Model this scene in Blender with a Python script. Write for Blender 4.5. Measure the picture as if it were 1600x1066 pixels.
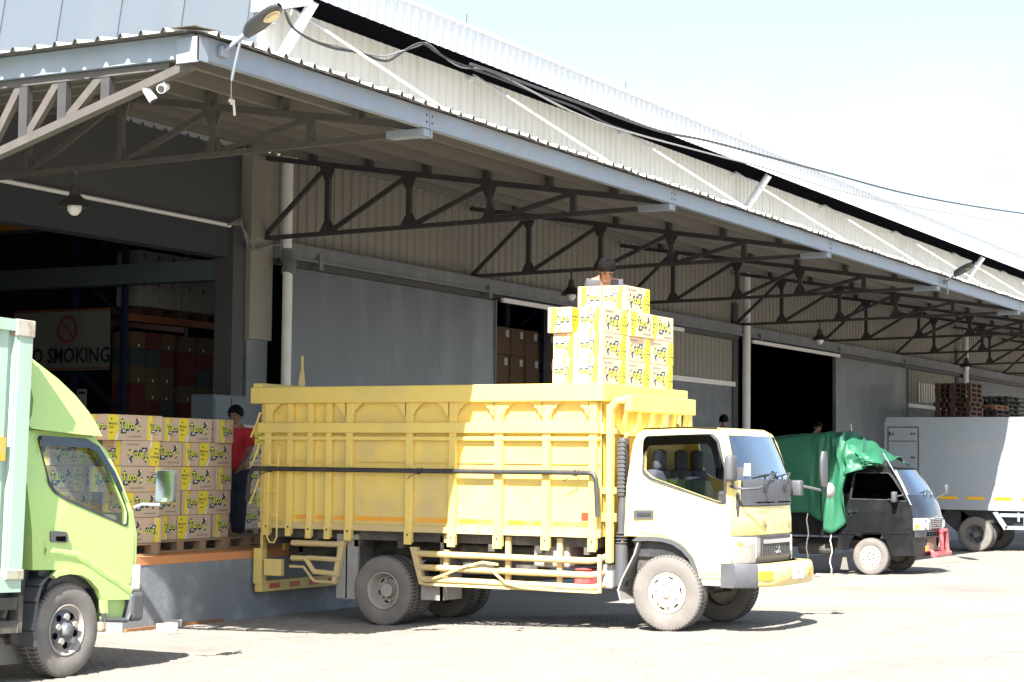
import bpy, bmesh, math, random
import numpy as np
from mathutils import Vector, Matrix
from mathutils.geometry import tessellate_polygon
random.seed(7)
for o in list(bpy.data.objects): bpy.data.objects.remove(o)
SC = bpy.context.scene
COL = SC.collection
# ------------------------------------------------------------------ camera
FPX = 2950.0
def _dir(x, y):
    v = Vector((x - 800, -(y - 533), -FPX)); v.normalize(); return v
_vx = (2423.0, 741.0); _r = 0.0105
_k = (2423-800) + (741-533)*_r
_k0 = -(2423-800)*800 + (741-533)*(741 - _r*2423 - 533)
_vyx = (-FPX*FPX - _k0)/_k
EX = _dir(*_vx); EY = _dir(_vyx, 741 + _r*(_vyx-2423)); EZ = EX.cross(EY); EZ.normalize(); EY = EZ.cross(EX)
RW = Matrix((EX, EY, EZ))                 # camera vector -> world vector
CAM = Vector((0, 0, 1.77))
cd = bpy.data.cameras.new('camera'); cam = bpy.data.objects.new('camera', cd); COL.objects.link(cam)
cam.matrix_world = Matrix.Translation(CAM) @ RW.to_4x4()
cd.sensor_width = 36.0; cd.lens = FPX/1600*36.0; cd.clip_end = 2000
SC.camera = cam
# ------------------------------------------------------------------ sky, sun, exposure
SUN_TRAVEL = Vector((0.90, 0.235, -1.0)).normalized()
w = bpy.data.worlds.new('World'); SC.world = w; w.use_nodes = True
nt = w.node_tree; nt.nodes.clear()
out = nt.nodes.new('ShaderNodeOutputWorld'); bg = nt.nodes.new('ShaderNodeBackground')
sky = nt.nodes.new('ShaderNodeTexSky'); sky.sky_type = 'NISHITA'; sky.sun_disc = False
sky.sun_elevation = math.asin(-SUN_TRAVEL.z)
sky.sun_rotation = math.atan2(-SUN_TRAVEL.x, -SUN_TRAVEL.y)
sky.air_density = 1.0; sky.dust_density = 1.5; sky.ozone_density = 1.0
tc = nt.nodes.new('ShaderNodeTexCoord')
mp = nt.nodes.new('ShaderNodeMapping'); mp.inputs['Scale'].default_value = (2.2, 2.2, 5.0); mp.inputs['Location'].default_value = (0.35, 0.9, 0.2)
nz = nt.nodes.new('ShaderNodeTexNoise'); nz.inputs['Scale'].default_value = 2.2; nz.inputs['Detail'].default_value = 8; nz.inputs['Roughness'].default_value = 0.52
rp = nt.nodes.new('ShaderNodeValToRGB'); rp.color_ramp.elements[0].position = 0.46; rp.color_ramp.elements[1].position = 0.66
mx = nt.nodes.new('ShaderNodeMix'); mx.data_type = 'RGBA'
mx.inputs[7].default_value = (2.5, 2.62, 2.66, 1)      # thin bright cloud, same units as the sky texture
nt.links.new(tc.outputs['Generated'], mp.inputs['Vector']); nt.links.new(mp.outputs[0], nz.inputs['Vector'])
nt.links.new(nz.outputs['Fac'], rp.inputs[0]); nt.links.new(rp.outputs[0], mx.inputs[0])
nt.links.new(sky.outputs[0], mx.inputs[6]); nt.links.new(mx.outputs[2], bg.inputs['Color'])
bg.inputs['Strength'].default_value = 0.10
nt.links.new(bg.outputs[0], out.inputs['Surface'])
sd = bpy.data.lights.new('sun', 'SUN'); sd.energy = 5.0; sd.angle = math.radians(0.5); sd.color = (1.0, 0.965, 0.91)
so = bpy.data.objects.new('sun', sd); COL.objects.link(so); so.location = (-20, -10, 40)
so.rotation_euler = SUN_TRAVEL.to_track_quat('-Z', 'Y').to_euler()
SC.view_settings.view_transform = 'Standard'; SC.view_settings.look = 'None'
SC.view_settings.gamma = 1.0; SC.view_settings.use_curve_mapping = False
SC.view_settings.exposure = 1.8
SC.render.engine = 'CYCLES'
# ------------------------------------------------------------------ pixel -> place on a known plane (used to read sizes)
def _ray(px, py): return RW @ Vector((px-800, -(py-533), -FPX))
def oX(px, py, X): q = _ray(px, py); return CAM + q*((X-CAM.x)/q.x)
def oY(px, py, Y): q = _ray(px, py); return CAM + q*((Y-CAM.y)/q.y)
def oZ(px, py, Z): q = _ray(px, py); return CAM + q*((Z-CAM.z)/q.z)
def gz(y):                                   # the yard falls gently to the dock
    return 0.0 if y < 8 else (-0.031*(y-8) if y < 12 else -0.124)
# ------------------------------------------------------------------ materials
MATS = {}
def mat(name, col, rough=0.6, metal=0.0, var=0.12, scale=6.0, bump=0.0, bscale=60.0, spec=0.5, dirt=None, dirt_amt=0.0, dscale=1.5, stretch=None):
    if name in MATS: return MATS[name]
    m = bpy.data.materials.new(name); m.use_nodes = True; t = m.node_tree; b = t.nodes['Principled BSDF']
    b.inputs['Roughness'].default_value = rough; b.inputs['Metallic'].default_value = metal
    b.inputs['Specular IOR Level'].default_value = spec
    tcn = t.nodes.new('ShaderNodeTexCoord'); src = tcn.outputs['Object']
    if stretch:
        mpn = t.nodes.new('ShaderNodeMapping'); mpn.inputs['Scale'].default_value = stretch
        t.links.new(src, mpn.inputs['Vector']); src = mpn.outputs[0]
    n = t.nodes.new('ShaderNodeTexNoise'); n.inputs['Scale'].default_value = scale; n.inputs['Detail'].default_value = 5
    t.links.new(src, n.inputs['Vector'])
    c0 = [max(0, c*(1-var)) for c in col]; c1 = [min(1, c*(1+var)) for c in col]
    mxn = t.nodes.new('ShaderNodeMix'); mxn.data_type = 'RGBA'
    mxn.inputs[6].default_value = (*c0, 1); mxn.inputs[7].default_value = (*c1, 1)
    t.links.new(n.outputs['Fac'], mxn.inputs[0]); last = mxn.outputs[2]
    if dirt:
        n2 = t.nodes.new('ShaderNodeTexNoise'); n2.inputs['Scale'].default_value = dscale; n2.inputs['Detail'].default_value = 7; n2.inputs['Roughness'].default_value = 0.65
        t.links.new(src, n2.inputs['Vector'])
        r2 = t.nodes.new('ShaderNodeValToRGB'); r2.color_ramp.elements[0].position = 0.48; r2.color_ramp.elements[1].position = 0.72
        r2.color_ramp.elements[1].color = (dirt_amt,)*3 + (1,)
        t.links.new(n2.outputs['Fac'], r2.inputs[0])
        m2 = t.nodes.new('ShaderNodeMix'); m2.data_type = 'RGBA'; m2.inputs[7].default_value = (*dirt, 1)
        t.links.new(r2.outputs[0], m2.inputs[0]); t.links.new(last, m2.inputs[6]); last = m2.outputs[2]
    t.links.new(last, b.inputs['Base Color'])
    mr = t.nodes.new('ShaderNodeMapRange'); mr.inputs[3].default_value = max(0.02, rough-0.1); mr.inputs[4].default_value = min(1, rough+0.12)
    t.links.new(n.outputs['Fac'], mr.inputs[0]); t.links.new(mr.outputs[0], b.inputs['Roughness'])
    if bump:
        n3 = t.nodes.new('ShaderNodeTexNoise'); n3.inputs['Scale'].default_value = bscale; n3.inputs['Detail'].default_value = 4
        t.links.new(src, n3.inputs['Vector'])
        bp = t.nodes.new('ShaderNodeBump'); bp.inputs['Strength'].default_value = bump; bp.inputs['Distance'].default_value = 0.01
        t.links.new(n3.outputs['Fac'], bp.inputs['Height']); t.links.new(bp.outputs[0], b.inputs['Normal'])
    MATS[name] = m; return m
def glass(name, tint, gloss=0.14, rough=0.02):
    m = bpy.data.materials.new(name); m.use_nodes = True; t = m.node_tree; t.nodes.clear()
    o = t.nodes.new('ShaderNodeOutputMaterial'); tr = t.nodes.new('ShaderNodeBsdfTransparent'); tr.inputs[0].default_value = (*tint, 1)
    gl = t.nodes.new('ShaderNodeBsdfGlossy'); gl.inputs['Roughness'].default_value = rough
    lw = t.nodes.new('ShaderNodeLayerWeight'); lw.inputs[0].default_value = .5
    fr = t.nodes.new('ShaderNodeMath'); fr.operation = 'POWER'; fr.inputs[1].default_value = 4.5; t.links.new(lw.outputs['Facing'], fr.inputs[0])
    ad = t.nodes.new('ShaderNodeMath'); ad.operation = 'ADD'; ad.inputs[1].default_value = gloss; ad.use_clamp = True
    mi = t.nodes.new('ShaderNodeMixShader')
    t.links.new(fr.outputs[0], ad.inputs[0]); t.links.new(ad.outputs[0], mi.inputs[0])
    t.links.new(tr.outputs[0], mi.inputs[1]); t.links.new(gl.outputs[0], mi.inputs[2]); t.links.new(mi.outputs[0], o.inputs[0])
    MATS[name] = m; return m
DUST = (0.42, 0.36, 0.29)
yel = mat('yellow_paint', (0.80, 0.60, 0.155), 0.42, var=0.05, dirt=(0.50, 0.40, 0.22), dirt_amt=0.35, dscale=1.3)
yeld = mat('dusty_yellow_paint', (0.58, 0.44, 0.19), 0.6, var=0.12, dirt=DUST, dirt_amt=0.75, dscale=3)
cream = mat('cream_yellow_paint', (0.82, 0.65, 0.22), 0.30, var=0.03, dirt=(0.62, 0.52, 0.3), dirt_amt=0.25, dscale=2)
lime = mat('lime_green_paint', (0.44, 0.64, 0.20), 0.25, var=0.04, dirt=(0.45, 0.55, 0.22), dirt_amt=0.3, dscale=2)
mint = mat('pale_green_container_paint', (0.36, 0.50, 0.41), 0.5, var=0.06, dirt=(0.32, 0.36, 0.27), dirt_amt=0.5, dscale=2, stretch=(3, 3, .6))
rustcast = mat('worn_casting', (0.42, 0.40, 0.32), 0.7, var=0.2, dirt=(0.22, 0.12, 0.07), dirt_amt=0.9, dscale=9)
rubber = mat('dusty_tyre_rubber', (0.165, 0.15, 0.136), 0.85, var=0.15, dirt=(0.24, 0.215, 0.19), dirt_amt=0.7, dscale=4, bump=.2, bscale=90)
tread = mat('tyre_tread_rubber', (0.055, 0.053, 0.05), 0.85, var=0.2, dirt=(0.2, 0.18, 0.16), dirt_amt=0.4, dscale=6)
rimw = mat('dusty_white_rim', (0.60, 0.55, 0.45), 0.5, var=0.12, dirt=DUST, dirt_amt=0.7, dscale=5)
rimd = mat('dusty_grey_rim', (0.34, 0.31, 0.28), 0.6, var=0.15, dirt=DUST, dirt_amt=0.7, dscale=5)
rimb = mat('dark_blue_grey_rim', (0.095, 0.105, 0.12), 0.55, var=0.2, dirt=DUST, dirt_amt=0.4, dscale=6)
blackp = mat('black_plastic', (0.035, 0.036, 0.04), 0.45, var=0.2, dirt=(0.2, .18, .16), dirt_amt=0.25, dscale=5)
bedp = mat('dusty_yellow_bed_panel', (0.80, 0.595, 0.15), 0.5, var=0.06, dirt=(0.50, 0.40, 0.24), dirt_amt=0.6, dscale=1.1)
greyp = mat('grey_plastic', (0.075, 0.078, 0.085), 0.5, var=0.1, dirt=(0.13, .12, .11), dirt_amt=0.35, dscale=5)
lgrey = mat('light_grey_plastic', (0.26, 0.25, 0.235), 0.55, var=0.1, dirt=DUST, dirt_amt=0.6, dscale=4)
chass = mat('dusty_chassis_steel', (0.06, 0.055, 0.05), 0.7, var=0.2, dirt=(0.22, .19, .15), dirt_amt=0.6, dscale=5)
blackc = mat('black_car_paint', (0.010, 0.011, 0.012), 0.22, var=0.1, dirt=(0.05, .047, .043), dirt_amt=0.4, dscale=2)
chrome = mat('chrome', (0.75, 0.76, 0.78), 0.15, metal=1, var=0.05)
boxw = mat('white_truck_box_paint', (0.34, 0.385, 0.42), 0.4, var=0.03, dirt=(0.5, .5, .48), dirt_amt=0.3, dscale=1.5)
whitep = mat('white_paint', (0.78, 0.77, 0.74), 0.5, var=0.04, dirt=(0.5, .46, .38), dirt_amt=0.3, dscale=3)
galv = mat('galvanised_fascia_steel', (0.27, 0.315, 0.375), 0.5, metal=0.1, var=0.16, scale=4, dirt=(0.35, .28, .22), dirt_amt=0.45, dscale=5)
steel = mat('dark_primer_steel', (0.045, 0.044, 0.045), 0.6, var=0.2, dirt=(0.12, .09, .07), dirt_amt=0.3, dscale=4)
steelb = mat('brown_grey_steel', (0.085, 0.077, 0.07), 0.6, var=0.2, dirt=(0.14, .10, .075), dirt_amt=0.4, dscale=5)
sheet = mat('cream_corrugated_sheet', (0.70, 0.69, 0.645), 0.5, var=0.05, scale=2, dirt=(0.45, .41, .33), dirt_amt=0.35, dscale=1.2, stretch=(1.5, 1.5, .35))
roofm = mat('zinc_roof_sheet', (0.50, 0.49, 0.46), 0.45, metal=0.1, var=0.08, dirt=(0.38, .34, .28), dirt_amt=0.4, dscale=2)
whites = mat('white_zincalume_fascia', (0.66, 0.68, 0.71), 0.35, metal=0.15, var=0.03)
sheetd = mat('shaded_corrugated_sheet', (0.25, 0.232, 0.198), 0.6, var=0.06, scale=2, dirt=(0.2, .175, .14), dirt_amt=0.45, dscale=1.2, stretch=(1.5, 1.5, .35))  # darker copy of the cream sheet, canopy shade put into its colour
under = mat('shaded_roof_underside', (0.105, 0.098, 0.086), 0.7, var=0.12, scale=3)  # shade below the canopy roof is put into this dark colour
purl = mat('cream_grey_purlin', (0.16, 0.148, 0.128), 0.6, var=0.1)
brownk = mat('brown_painted_board', (0.26, 0.12, 0.055), 0.7, var=.2)
bluep = mat('pale_blue_grey_panel', (0.082, 0.098, 0.112), 0.45, var=0.04, scale=2, stretch=(1, 1, .2))
doorm = mat('grey_sliding_door_paint', (0.105, 0.117, 0.13), 0.38, var=0.10, scale=1.2, dirt=(0.24, .26, .28), dirt_amt=0.5, dscale=0.9, stretch=(1.4, 1.4, .4))
gwall = mat('grey_painted_wall', (0.155, 0.165, 0.178), 0.7, var=0.1, scale=2, bump=.15, bscale=30, dirt=(0.34, .34, .34), dirt_amt=0.4, dscale=2.2)
dgrey = mat('dark_grey_wall_sheet', (0.065, 0.065, 0.068), 0.7, var=0.1)
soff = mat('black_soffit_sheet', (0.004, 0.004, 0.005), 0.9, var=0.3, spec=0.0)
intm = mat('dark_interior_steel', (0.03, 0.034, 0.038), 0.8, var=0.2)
dockm = mat('grey_dock_concrete', (0.20, 0.215, 0.235), 0.75, var=0.14, scale=2.0, bump=.25, bscale=25, dirt=(0.46, .47, .47), dirt_amt=0.55, dscale=2.0)
orange = mat('orange_painted_edge', (0.62, 0.26, 0.10), 0.6, var=0.15, dirt=(0.4, .25, .15), dirt_amt=0.5, dscale=5)
cement = mat('dock_floor_cement', (0.30, 0.29, 0.28), 0.7, var=0.15, scale=3)
wood = mat('pallet_wood', (0.36, 0.25, 0.15), 0.75, var=0.3, scale=9, stretch=(1, 6, 6))
woodd = mat('dark_red_pallet_wood', (0.10, 0.05, 0.04), 0.75, var=0.3, scale=9)
woodb = mat('blackened_pallet_wood', (0.035, 0.032, 0.032), 0.75, var=0.3, scale=9)
kraft = mat('kraft_cardboard', (0.62, 0.47, 0.34), 0.75, var=0.04, scale=12)
pyel = mat('printed_yellow', (0.86, 0.70, 0.05), 0.6, var=0.02)
ptxt = mat('printed_bright_yellow_lettering', (0.72, 0.78, 0.10), 0.6, var=0.02)
pnavy = mat('printed_dark_navy', (0.03, 0.055, 0.065), 0.6, var=0.05)
pgrey = mat('printed_grey_lettering', (0.22, 0.19, 0.17), 0.6, var=0.05)
pwhite = mat('printed_white', (0.8, 0.8, 0.78), 0.6, var=0.02)
tape = mat('orange_packing_tape', (0.75, 0.45, 0.12), 0.35, var=0.05)
rackb = mat('blue_rack_steel', (0.012, 0.025, 0.075), 0.5, var=0.1)
racko = mat('orange_rack_beam', (0.28, 0.075, 0.03), 0.5, var=0.1)
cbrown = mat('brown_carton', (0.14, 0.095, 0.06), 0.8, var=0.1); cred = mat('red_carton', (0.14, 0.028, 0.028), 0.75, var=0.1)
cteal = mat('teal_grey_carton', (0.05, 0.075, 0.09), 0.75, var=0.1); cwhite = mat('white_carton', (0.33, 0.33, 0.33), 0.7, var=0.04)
tarpm = mat('green_tarpaulin', (0.022, 0.135, 0.07), 0.5, var=0.12, scale=3, bump=.2, bscale=14)
redp = mat('red_paint', (0.55, 0.05, 0.06), 0.35, var=0.1, dirt=(0.5, .3, .28), dirt_amt=0.5, dscale=4)
skin = mat('brown_skin', (0.27, 0.145, 0.09), 0.5, var=0.08); hairm = mat('black_hair', (0.008, 0.007, 0.007), 0.8, var=0.4, scale=40, bump=.6, bscale=80, spec=.12)
shirt_r = mat('red_shirt_cloth', (0.45, 0.02, 0.03), 0.8, var=0.1, bump=.3, bscale=8); shirt_g = mat('grey_shirt_cloth', (0.07, 0.07, 0.08), 0.85, var=0.1, bump=.3, bscale=8)
shirt_k = mat('black_shirt_cloth', (0.03, 0.03, 0.035), 0.85, var=0.2); jeans = mat('navy_trouser_cloth', (0.022, 0.03, 0.055), 0.85, var=0.2, bump=.3, bscale=8)
shoe = mat('black_shoe', (0.02, 0.02, 0.02), 0.6); eyew = mat('eye_white', (0.22, 0.2, 0.19), 0.3); lipm = mat('lip', (0.28, 0.11, 0.08), 0.5)
lens_y = mat('amber_lens', (0.75, 0.42, 0.03), 0.2, var=0.1); lens_o = mat('orange_lens', (0.8, 0.25, 0.08), 0.25); lens_r = mat('red_lens', (0.55, 0.06, 0.03), 0.3)
lampg = mat('headlamp_glass', (0.72, 0.72, 0.68), 0.18, var=0.06, scale=20); mirm = mat('mirror_glass', (0.8, 0.85, 0.85), 0.03, metal=1, var=0.02)
seatm = mat('dark_seat_cloth', (0.05, 0.055, 0.07), 0.8, var=0.1); cable = mat('black_cable', (0.03, 0.03, 0.03), 0.6); cableg = mat('grey_cable', (0.22, 0.21, 0.2), 0.6)
white_w = mat('white_cctv_plastic', (0.75, 0.74, 0.70), 0.4, var=0.04); brickm = mat('white_paving_block', (0.62, 0.58, 0.54), 0.85, var=0.12, bump=.4, bscale=50)
pavm = mat('concrete_paver', (0.228, 0.21, 0.184), 0.85, var=0.10, scale=1.3, bump=.3, bscale=60, dirt=(0.15, .135, .115), dirt_amt=0.5, dscale=2.5)
bannerm = mat('white_banner_cloth', (0.20, 0.21, 0.205), 0.7, var=0.05, bump=.4, bscale=2.5); prered = mat('printed_red', (0.30, 0.03, 0.03), 0.6); pblack = mat('printed_black', (0.012, 0.012, 0.014), 0.6)
stripeo = mat('orange_stripe', (0.80, 0.36, 0.03), 0.45, var=0.1, dirt=DUST, dirt_amt=0.5, dscale=4); stripey = mat('yellow_reflector', (0.85, 0.50, 0.02), 0.35, var=0.05)
bulbm = mat('frosted_bulb', (0.75, 0.73, 0.68), 0.25, var=0.02); lampm = mat('dark_enamel_lampshade', (0.05, 0.048, 0.045), 0.45, var=0.2); ledm = mat('led_lens', (0.7, 0.6, 0.4), 0.15)
cabin = mat('blue_grey_cabinet', (0.10, 0.125, 0.145), 0.5); stringm = mat('pale_string', (0.7, 0.62, 0.56), 0.8)
gclear = glass('clear_window_glass', (0.80, 0.84, 0.82), 0.06); gcab = glass('green_cab_windscreen', (0.55, 0.60, 0.56), 0.10); gwind = glass('blue_windscreen_glass', (0.10, 0.15, 0.20), 0.50); gdark = glass('dark_tinted_glass', (0.05, 0.06, 0.07), 0.05)
gvis = glass('smoked_visor_acrylic', (0.10, 0.11, 0.13), 0.15, 0.08); gvan = glass('blue_van_windscreen', (0.06, 0.09, 0.14), 0.45)
def low_dirt(m, z0, z1, col, amt, scale=3.0, stretch=(1, 1, .5)):      # splashed road dust that thins out upwards
    t = m.node_tree; b = t.nodes['Principled BSDF']; src = b.inputs['Base Color'].links[0].from_socket
    ge = t.nodes.new('ShaderNodeTexCoord'); sp = t.nodes.new('ShaderNodeSeparateXYZ'); t.links.new(ge.outputs['Object'], sp.inputs[0])
    mr = t.nodes.new('ShaderNodeMapRange'); mr.inputs[1].default_value = z0; mr.inputs[2].default_value = z1; mr.inputs[3].default_value = amt; mr.inputs[4].default_value = 0; t.links.new(sp.outputs[2], mr.inputs[0])
    mpn = t.nodes.new('ShaderNodeMapping'); mpn.inputs['Scale'].default_value = stretch; t.links.new(ge.outputs['Object'], mpn.inputs['Vector'])
    n = t.nodes.new('ShaderNodeTexNoise'); n.inputs['Scale'].default_value = scale; n.inputs['Detail'].default_value = 8; n.inputs['Roughness'].default_value = .65; t.links.new(mpn.outputs[0], n.inputs['Vector'])
    r = t.nodes.new('ShaderNodeValToRGB'); r.color_ramp.elements[0].position = .32; r.color_ramp.elements[1].position = .68; t.links.new(n.outputs['Fac'], r.inputs[0])
    mu = t.nodes.new('ShaderNodeMath'); mu.operation = 'MULTIPLY'; t.links.new(mr.outputs[0], mu.inputs[0]); t.links.new(r.outputs[0], mu.inputs[1])
    x = t.nodes.new('ShaderNodeMix'); x.data_type = 'RGBA'; x.inputs[7].default_value = (*col, 1); t.links.new(mu.outputs[0], x.inputs[0]); t.links.new(src, x.inputs[6]); t.links.new(x.outputs[2], b.inputs['Base Color'])
low_dirt(bedp, 1.0, 1.6, (.42, .34, .21), .65, 1.6); low_dirt(yel, .85, 1.2, (.5, .40, .2), .5, 3); low_dirt(cream, .5, 1.1, (.5, .42, .28), .5, 4); low_dirt(lime, .4, 1.1, (.36, .42, .22), .45, 3); low_dirt(boxw, .7, 1.5, (.34, .34, .32), .5, 2, (1, 1, .3))
_gp = pavm.node_tree.nodes.new('ShaderNodeNewGeometry')                 # pavers: grain and stains run on across the yard
for l in list(pavm.node_tree.links):
    if l.from_node.type == 'TEX_COORD': pavm.node_tree.links.new(_gp.outputs['Position'], l.to_socket)
def stains(m):
    t = m.node_tree; b = t.nodes['Principled BSDF']; src = b.inputs['Base Color'].links[0].from_socket
    ge = t.nodes.new('ShaderNodeNewGeometry')
    for sc, c, a0, a1 in ((.45, (.13, .118, .10), .52, .80), (1.7, (.10, .09, .08), .62, .76)):
        n = t.nodes.new('ShaderNodeTexNoise'); n.inputs['Scale'].default_value = sc; n.inputs['Detail'].default_value = 9; n.inputs['Roughness'].default_value = .62; n.inputs['Distortion'].default_value = .6
        mpn = t.nodes.new('ShaderNodeMapping'); mpn.inputs['Rotation'].default_value = (0, 0, .3); mpn.inputs['Scale'].default_value = (.6, 1.5, 1); t.links.new(ge.outputs['Position'], mpn.inputs['Vector']); t.links.new(mpn.outputs[0], n.inputs['Vector'])
        r = t.nodes.new('ShaderNodeValToRGB'); r.color_ramp.elements[0].position = a0; r.color_ramp.elements[1].position = a1; r.color_ramp.elements[1].color = (.6, .6, .6, 1); t.links.new(n.outputs['Fac'], r.inputs[0])
        x = t.nodes.new('ShaderNodeMix'); x.data_type = 'RGBA'; x.inputs[7].default_value = (*c, 1); t.links.new(r.outputs[0], x.inputs[0]); t.links.new(src, x.inputs[6]); src = x.outputs[2]
    t.links.new(src, b.inputs['Base Color'])
stains(pavm)
# ground beyond the modelled pavers: brick pattern in colour and relief
def paving_mat():
    m = bpy.data.materials.new('paved_yard'); m.use_nodes = True; t = m.node_tree; b = t.nodes['Principled BSDF']; b.inputs['Roughness'].default_value = .85
    tcn = t.nodes.new('ShaderNodeTexCoord')
    br = t.nodes.new('ShaderNodeTexBrick'); br.inputs['Scale'].default_value = 1.0; br.inputs['Brick Width'].default_value = .2; br.inputs['Row Height'].default_value = .1; br.inputs['Mortar Size'].default_value = .005
    br.inputs['Color1'].default_value = (.315, .292, .258, 1); br.inputs['Color2'].default_value = (.275, .255, .224, 1); br.inputs['Mortar'].default_value = (.17, .153, .128, 1)
    t.links.new(tcn.outputs['Object'], br.inputs['Vector'])
    n = t.nodes.new('ShaderNodeTexNoise'); n.inputs['Scale'].default_value = .35; n.inputs['Detail'].default_value = 8; t.links.new(tcn.outputs['Object'], n.inputs['Vector'])
    r = t.nodes.new('ShaderNodeValToRGB'); r.color_ramp.elements[0].color = (.78, .76, .73, 1); r.color_ramp.elements[0].position = .3; r.color_ramp.elements[1].color = (1.06, 1.05, 1.04, 1); r.color_ramp.elements[1].position = .7
    t.links.new(n.outputs['Fac'], r.inputs[0])
    x = t.nodes.new('ShaderNodeMix'); x.data_type = 'RGBA'; x.blend_type = 'MULTIPLY'; x.inputs[0].default_value = 1
    t.links.new(br.outputs[0], x.inputs[6]); t.links.new(r.outputs[0], x.inputs[7]); t.links.new(x.outputs[2], b.inputs['Base Color'])
    bp = t.nodes.new('ShaderNodeBump'); bp.inputs['Strength'].default_value = .5; bp.inputs['Distance'].default_value = .006; bp.invert = True
    t.links.new(br.outputs['Fac'], bp.inputs['Height']); t.links.new(bp.outputs[0], b.inputs['Normal']); return m
yardm = paving_mat(); stains(yardm)
# ------------------------------------------------------------------ objects
def tag(o, label=None, cat=None, group=None, kind=None):
    if label: o['label'] = label
    if cat: o['category'] = cat
    if group: o['group'] = group
    if kind: o['kind'] = kind
    return o
def thing(name, label, cat, loc=(0, 0, 0), group=None):
    o = bpy.data.objects.new(name, None); COL.objects.link(o); o.location = loc; o.empty_display_size = .2
    return tag(o, label, cat, group)
def sub(name, parent, loc=(0, 0, 0), rot=(0, 0, 0)):
    o = bpy.data.objects.new(name, None); COL.objects.link(o); o.parent = parent; o.location = loc; o.rotation_euler = rot; return o
def copy_tree(o, parent=None):
    c = o.copy(); COL.objects.link(c); c.parent = parent
    for ch in list(o.children): copy_tree(ch, c)
    return c
def abs_loc(o):
    v = Vector((0, 0, 0))
    while o: v += o.location; o = o.parent
    return v
class MB:
    def __init__(s): s.v = []; s.f = []; s.m = []
    def add(s, vs, fs, mi=0):
        b = len(s.v); s.v += [tuple(p) for p in vs]
        for f in fs: s.f.append([i+b for i in f]); s.m.append(mi)
        return s
    def box(s, x0, x1, y0, y1, z0, z1, mi=0):
        vs = [(x, y, z) for z in (z0, z1) for y in (y0, y1) for x in (x0, x1)]
        return s.add(vs, [(0, 2, 3, 1), (4, 5, 7, 6), (0, 1, 5, 4), (2, 6, 7, 3), (0, 4, 6, 2), (1, 3, 7, 5)], mi)
    def bbox(s, x0, x1, y0, y1, z0, z1, c=.01, mi=0):        # box with chamfered edges
        bm = bmesh.new(); bmesh.ops.create_cube(bm, size=1)
        for v in bm.verts: v.co = Vector(((x0+x1)/2+v.co.x*(x1-x0), (y0+y1)/2+v.co.y*(y1-y0), (z0+z1)/2+v.co.z*(z1-z0)))
        bmesh.ops.bevel(bm, geom=bm.edges[:], offset=c, segments=2, affect='EDGES', profile=.5)
        bm.verts.index_update(); s.add([v.co[:] for v in bm.verts], [[v.index for v in f.verts] for f in bm.faces], mi); bm.free(); return s
    def beam(s, p, q, w, h, up=(0, 0, 1), mi=0):
        p = Vector(p); q = Vector(q); d = (q-p).normalized(); u = Vector(up)
        if abs(d.dot(u)) > .99: u = Vector((1, 0, 0))
        a = d.cross(u).normalized(); u = a.cross(d).normalized()
        vs = [e+a*(sx*w/2)+u*(sy*h/2) for e in (p, q) for sx, sy in ((-1, -1), (1, -1), (1, 1), (-1, 1))]
        return s.add(vs, [(0, 1, 2, 3), (4, 7, 6, 5)]+[(i, i+4, (i+1) % 4+4, (i+1) % 4) for i in range(4)], mi)
    def tube(s, path, r, n=8, mi=0, caps=True, closed=False):
        P = [Vector(p) for p in path]; m = len(P); rs = r if isinstance(r, (list, tuple)) else [r]*m
        vs = []; pa = None
        for i, p in enumerate(P):
            d = (P[(i+1) % m]-P[i-1]) if (closed or 0 < i < m-1) else (P[1]-P[0] if i == 0 else P[-1]-P[-2])
            d.normalize()
            if pa is None: a = d.orthogonal().normalized()
            else:
                a = pa-d*pa.dot(d); a = a.normalized() if a.length > 1e-6 else d.orthogonal().normalized()
            pa = a; b = d.cross(a)
            for k in range(n):
                t = 2*math.pi*k/n; vs.append(p+(a*math.cos(t)+b*math.sin(t))*rs[i])
        fs = []
        for i in range(m if closed else m-1):
            j = (i+1) % m
            for k in range(n): fs.append((i*n+k, i*n+(k+1) % n, j*n+(k+1) % n, j*n+k))
        if caps and not closed: fs.append(tuple(range(n))[::-1]); fs.append(tuple((m-1)*n+k for k in range(n)))
        return s.add(vs, fs, mi)
    def lathe(s, prof, n=32, center=(0, 0, 0), axis='x', mi=0):   # prof: (along, radius)
        vs = []; C = Vector(center)
        for a, r in prof:
            for k in range(n):
                t = 2*math.pi*k/n; c_, s_ = r*math.cos(t), r*math.sin(t)
                p = {'x': (a, c_, s_), 'y': (s_, a, c_), 'z': (c_, s_, a)}[axis]; vs.append(C+Vector(p))
        fs = [(i*n+k, i*n+(k+1) % n, (i+1)*n+(k+1) % n, (i+1)*n+k) for i in range(len(prof)-1) for k in range(n)]
        return s.add(vs, fs, mi)
    def plate(s, outer, holes, to3, th, mi=0):    # 2D polygon with holes, to3(u, v, w) -> point, thickness th along w
        polys = [[Vector((a, b, 0)) for a, b in outer]]+[[Vector((a, b, 0)) for a, b in h] for h in holes]
        flat = [p for pl in polys for p in pl]; n = len(flat); tris = tessellate_polygon(polys)
        vs = [to3(p.x, p.y, 0) for p in flat]+[to3(p.x, p.y, th) for p in flat]
        fs = [tuple(t) for t in tris]+[tuple(i+n for i in t[::-1]) for t in tris]
        b = 0
        for pl in polys:
            m = len(pl)
            for i in range(m): j = (i+1) % m; fs.append((b+i, b+j, b+j+n, b+i+n))
            b += m
        return s.add(vs, fs, mi)
    def grid(s, rows, mi=0, close=False):
        n = len(rows[0]); vs = [p for r in rows for p in r]
        fs = [(i*n+k, i*n+k+1, (i+1)*n+k+1, (i+1)*n+k) for i in range(len(rows)-1) for k in range(n-1)]
        return s.add(vs, fs, mi)
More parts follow.
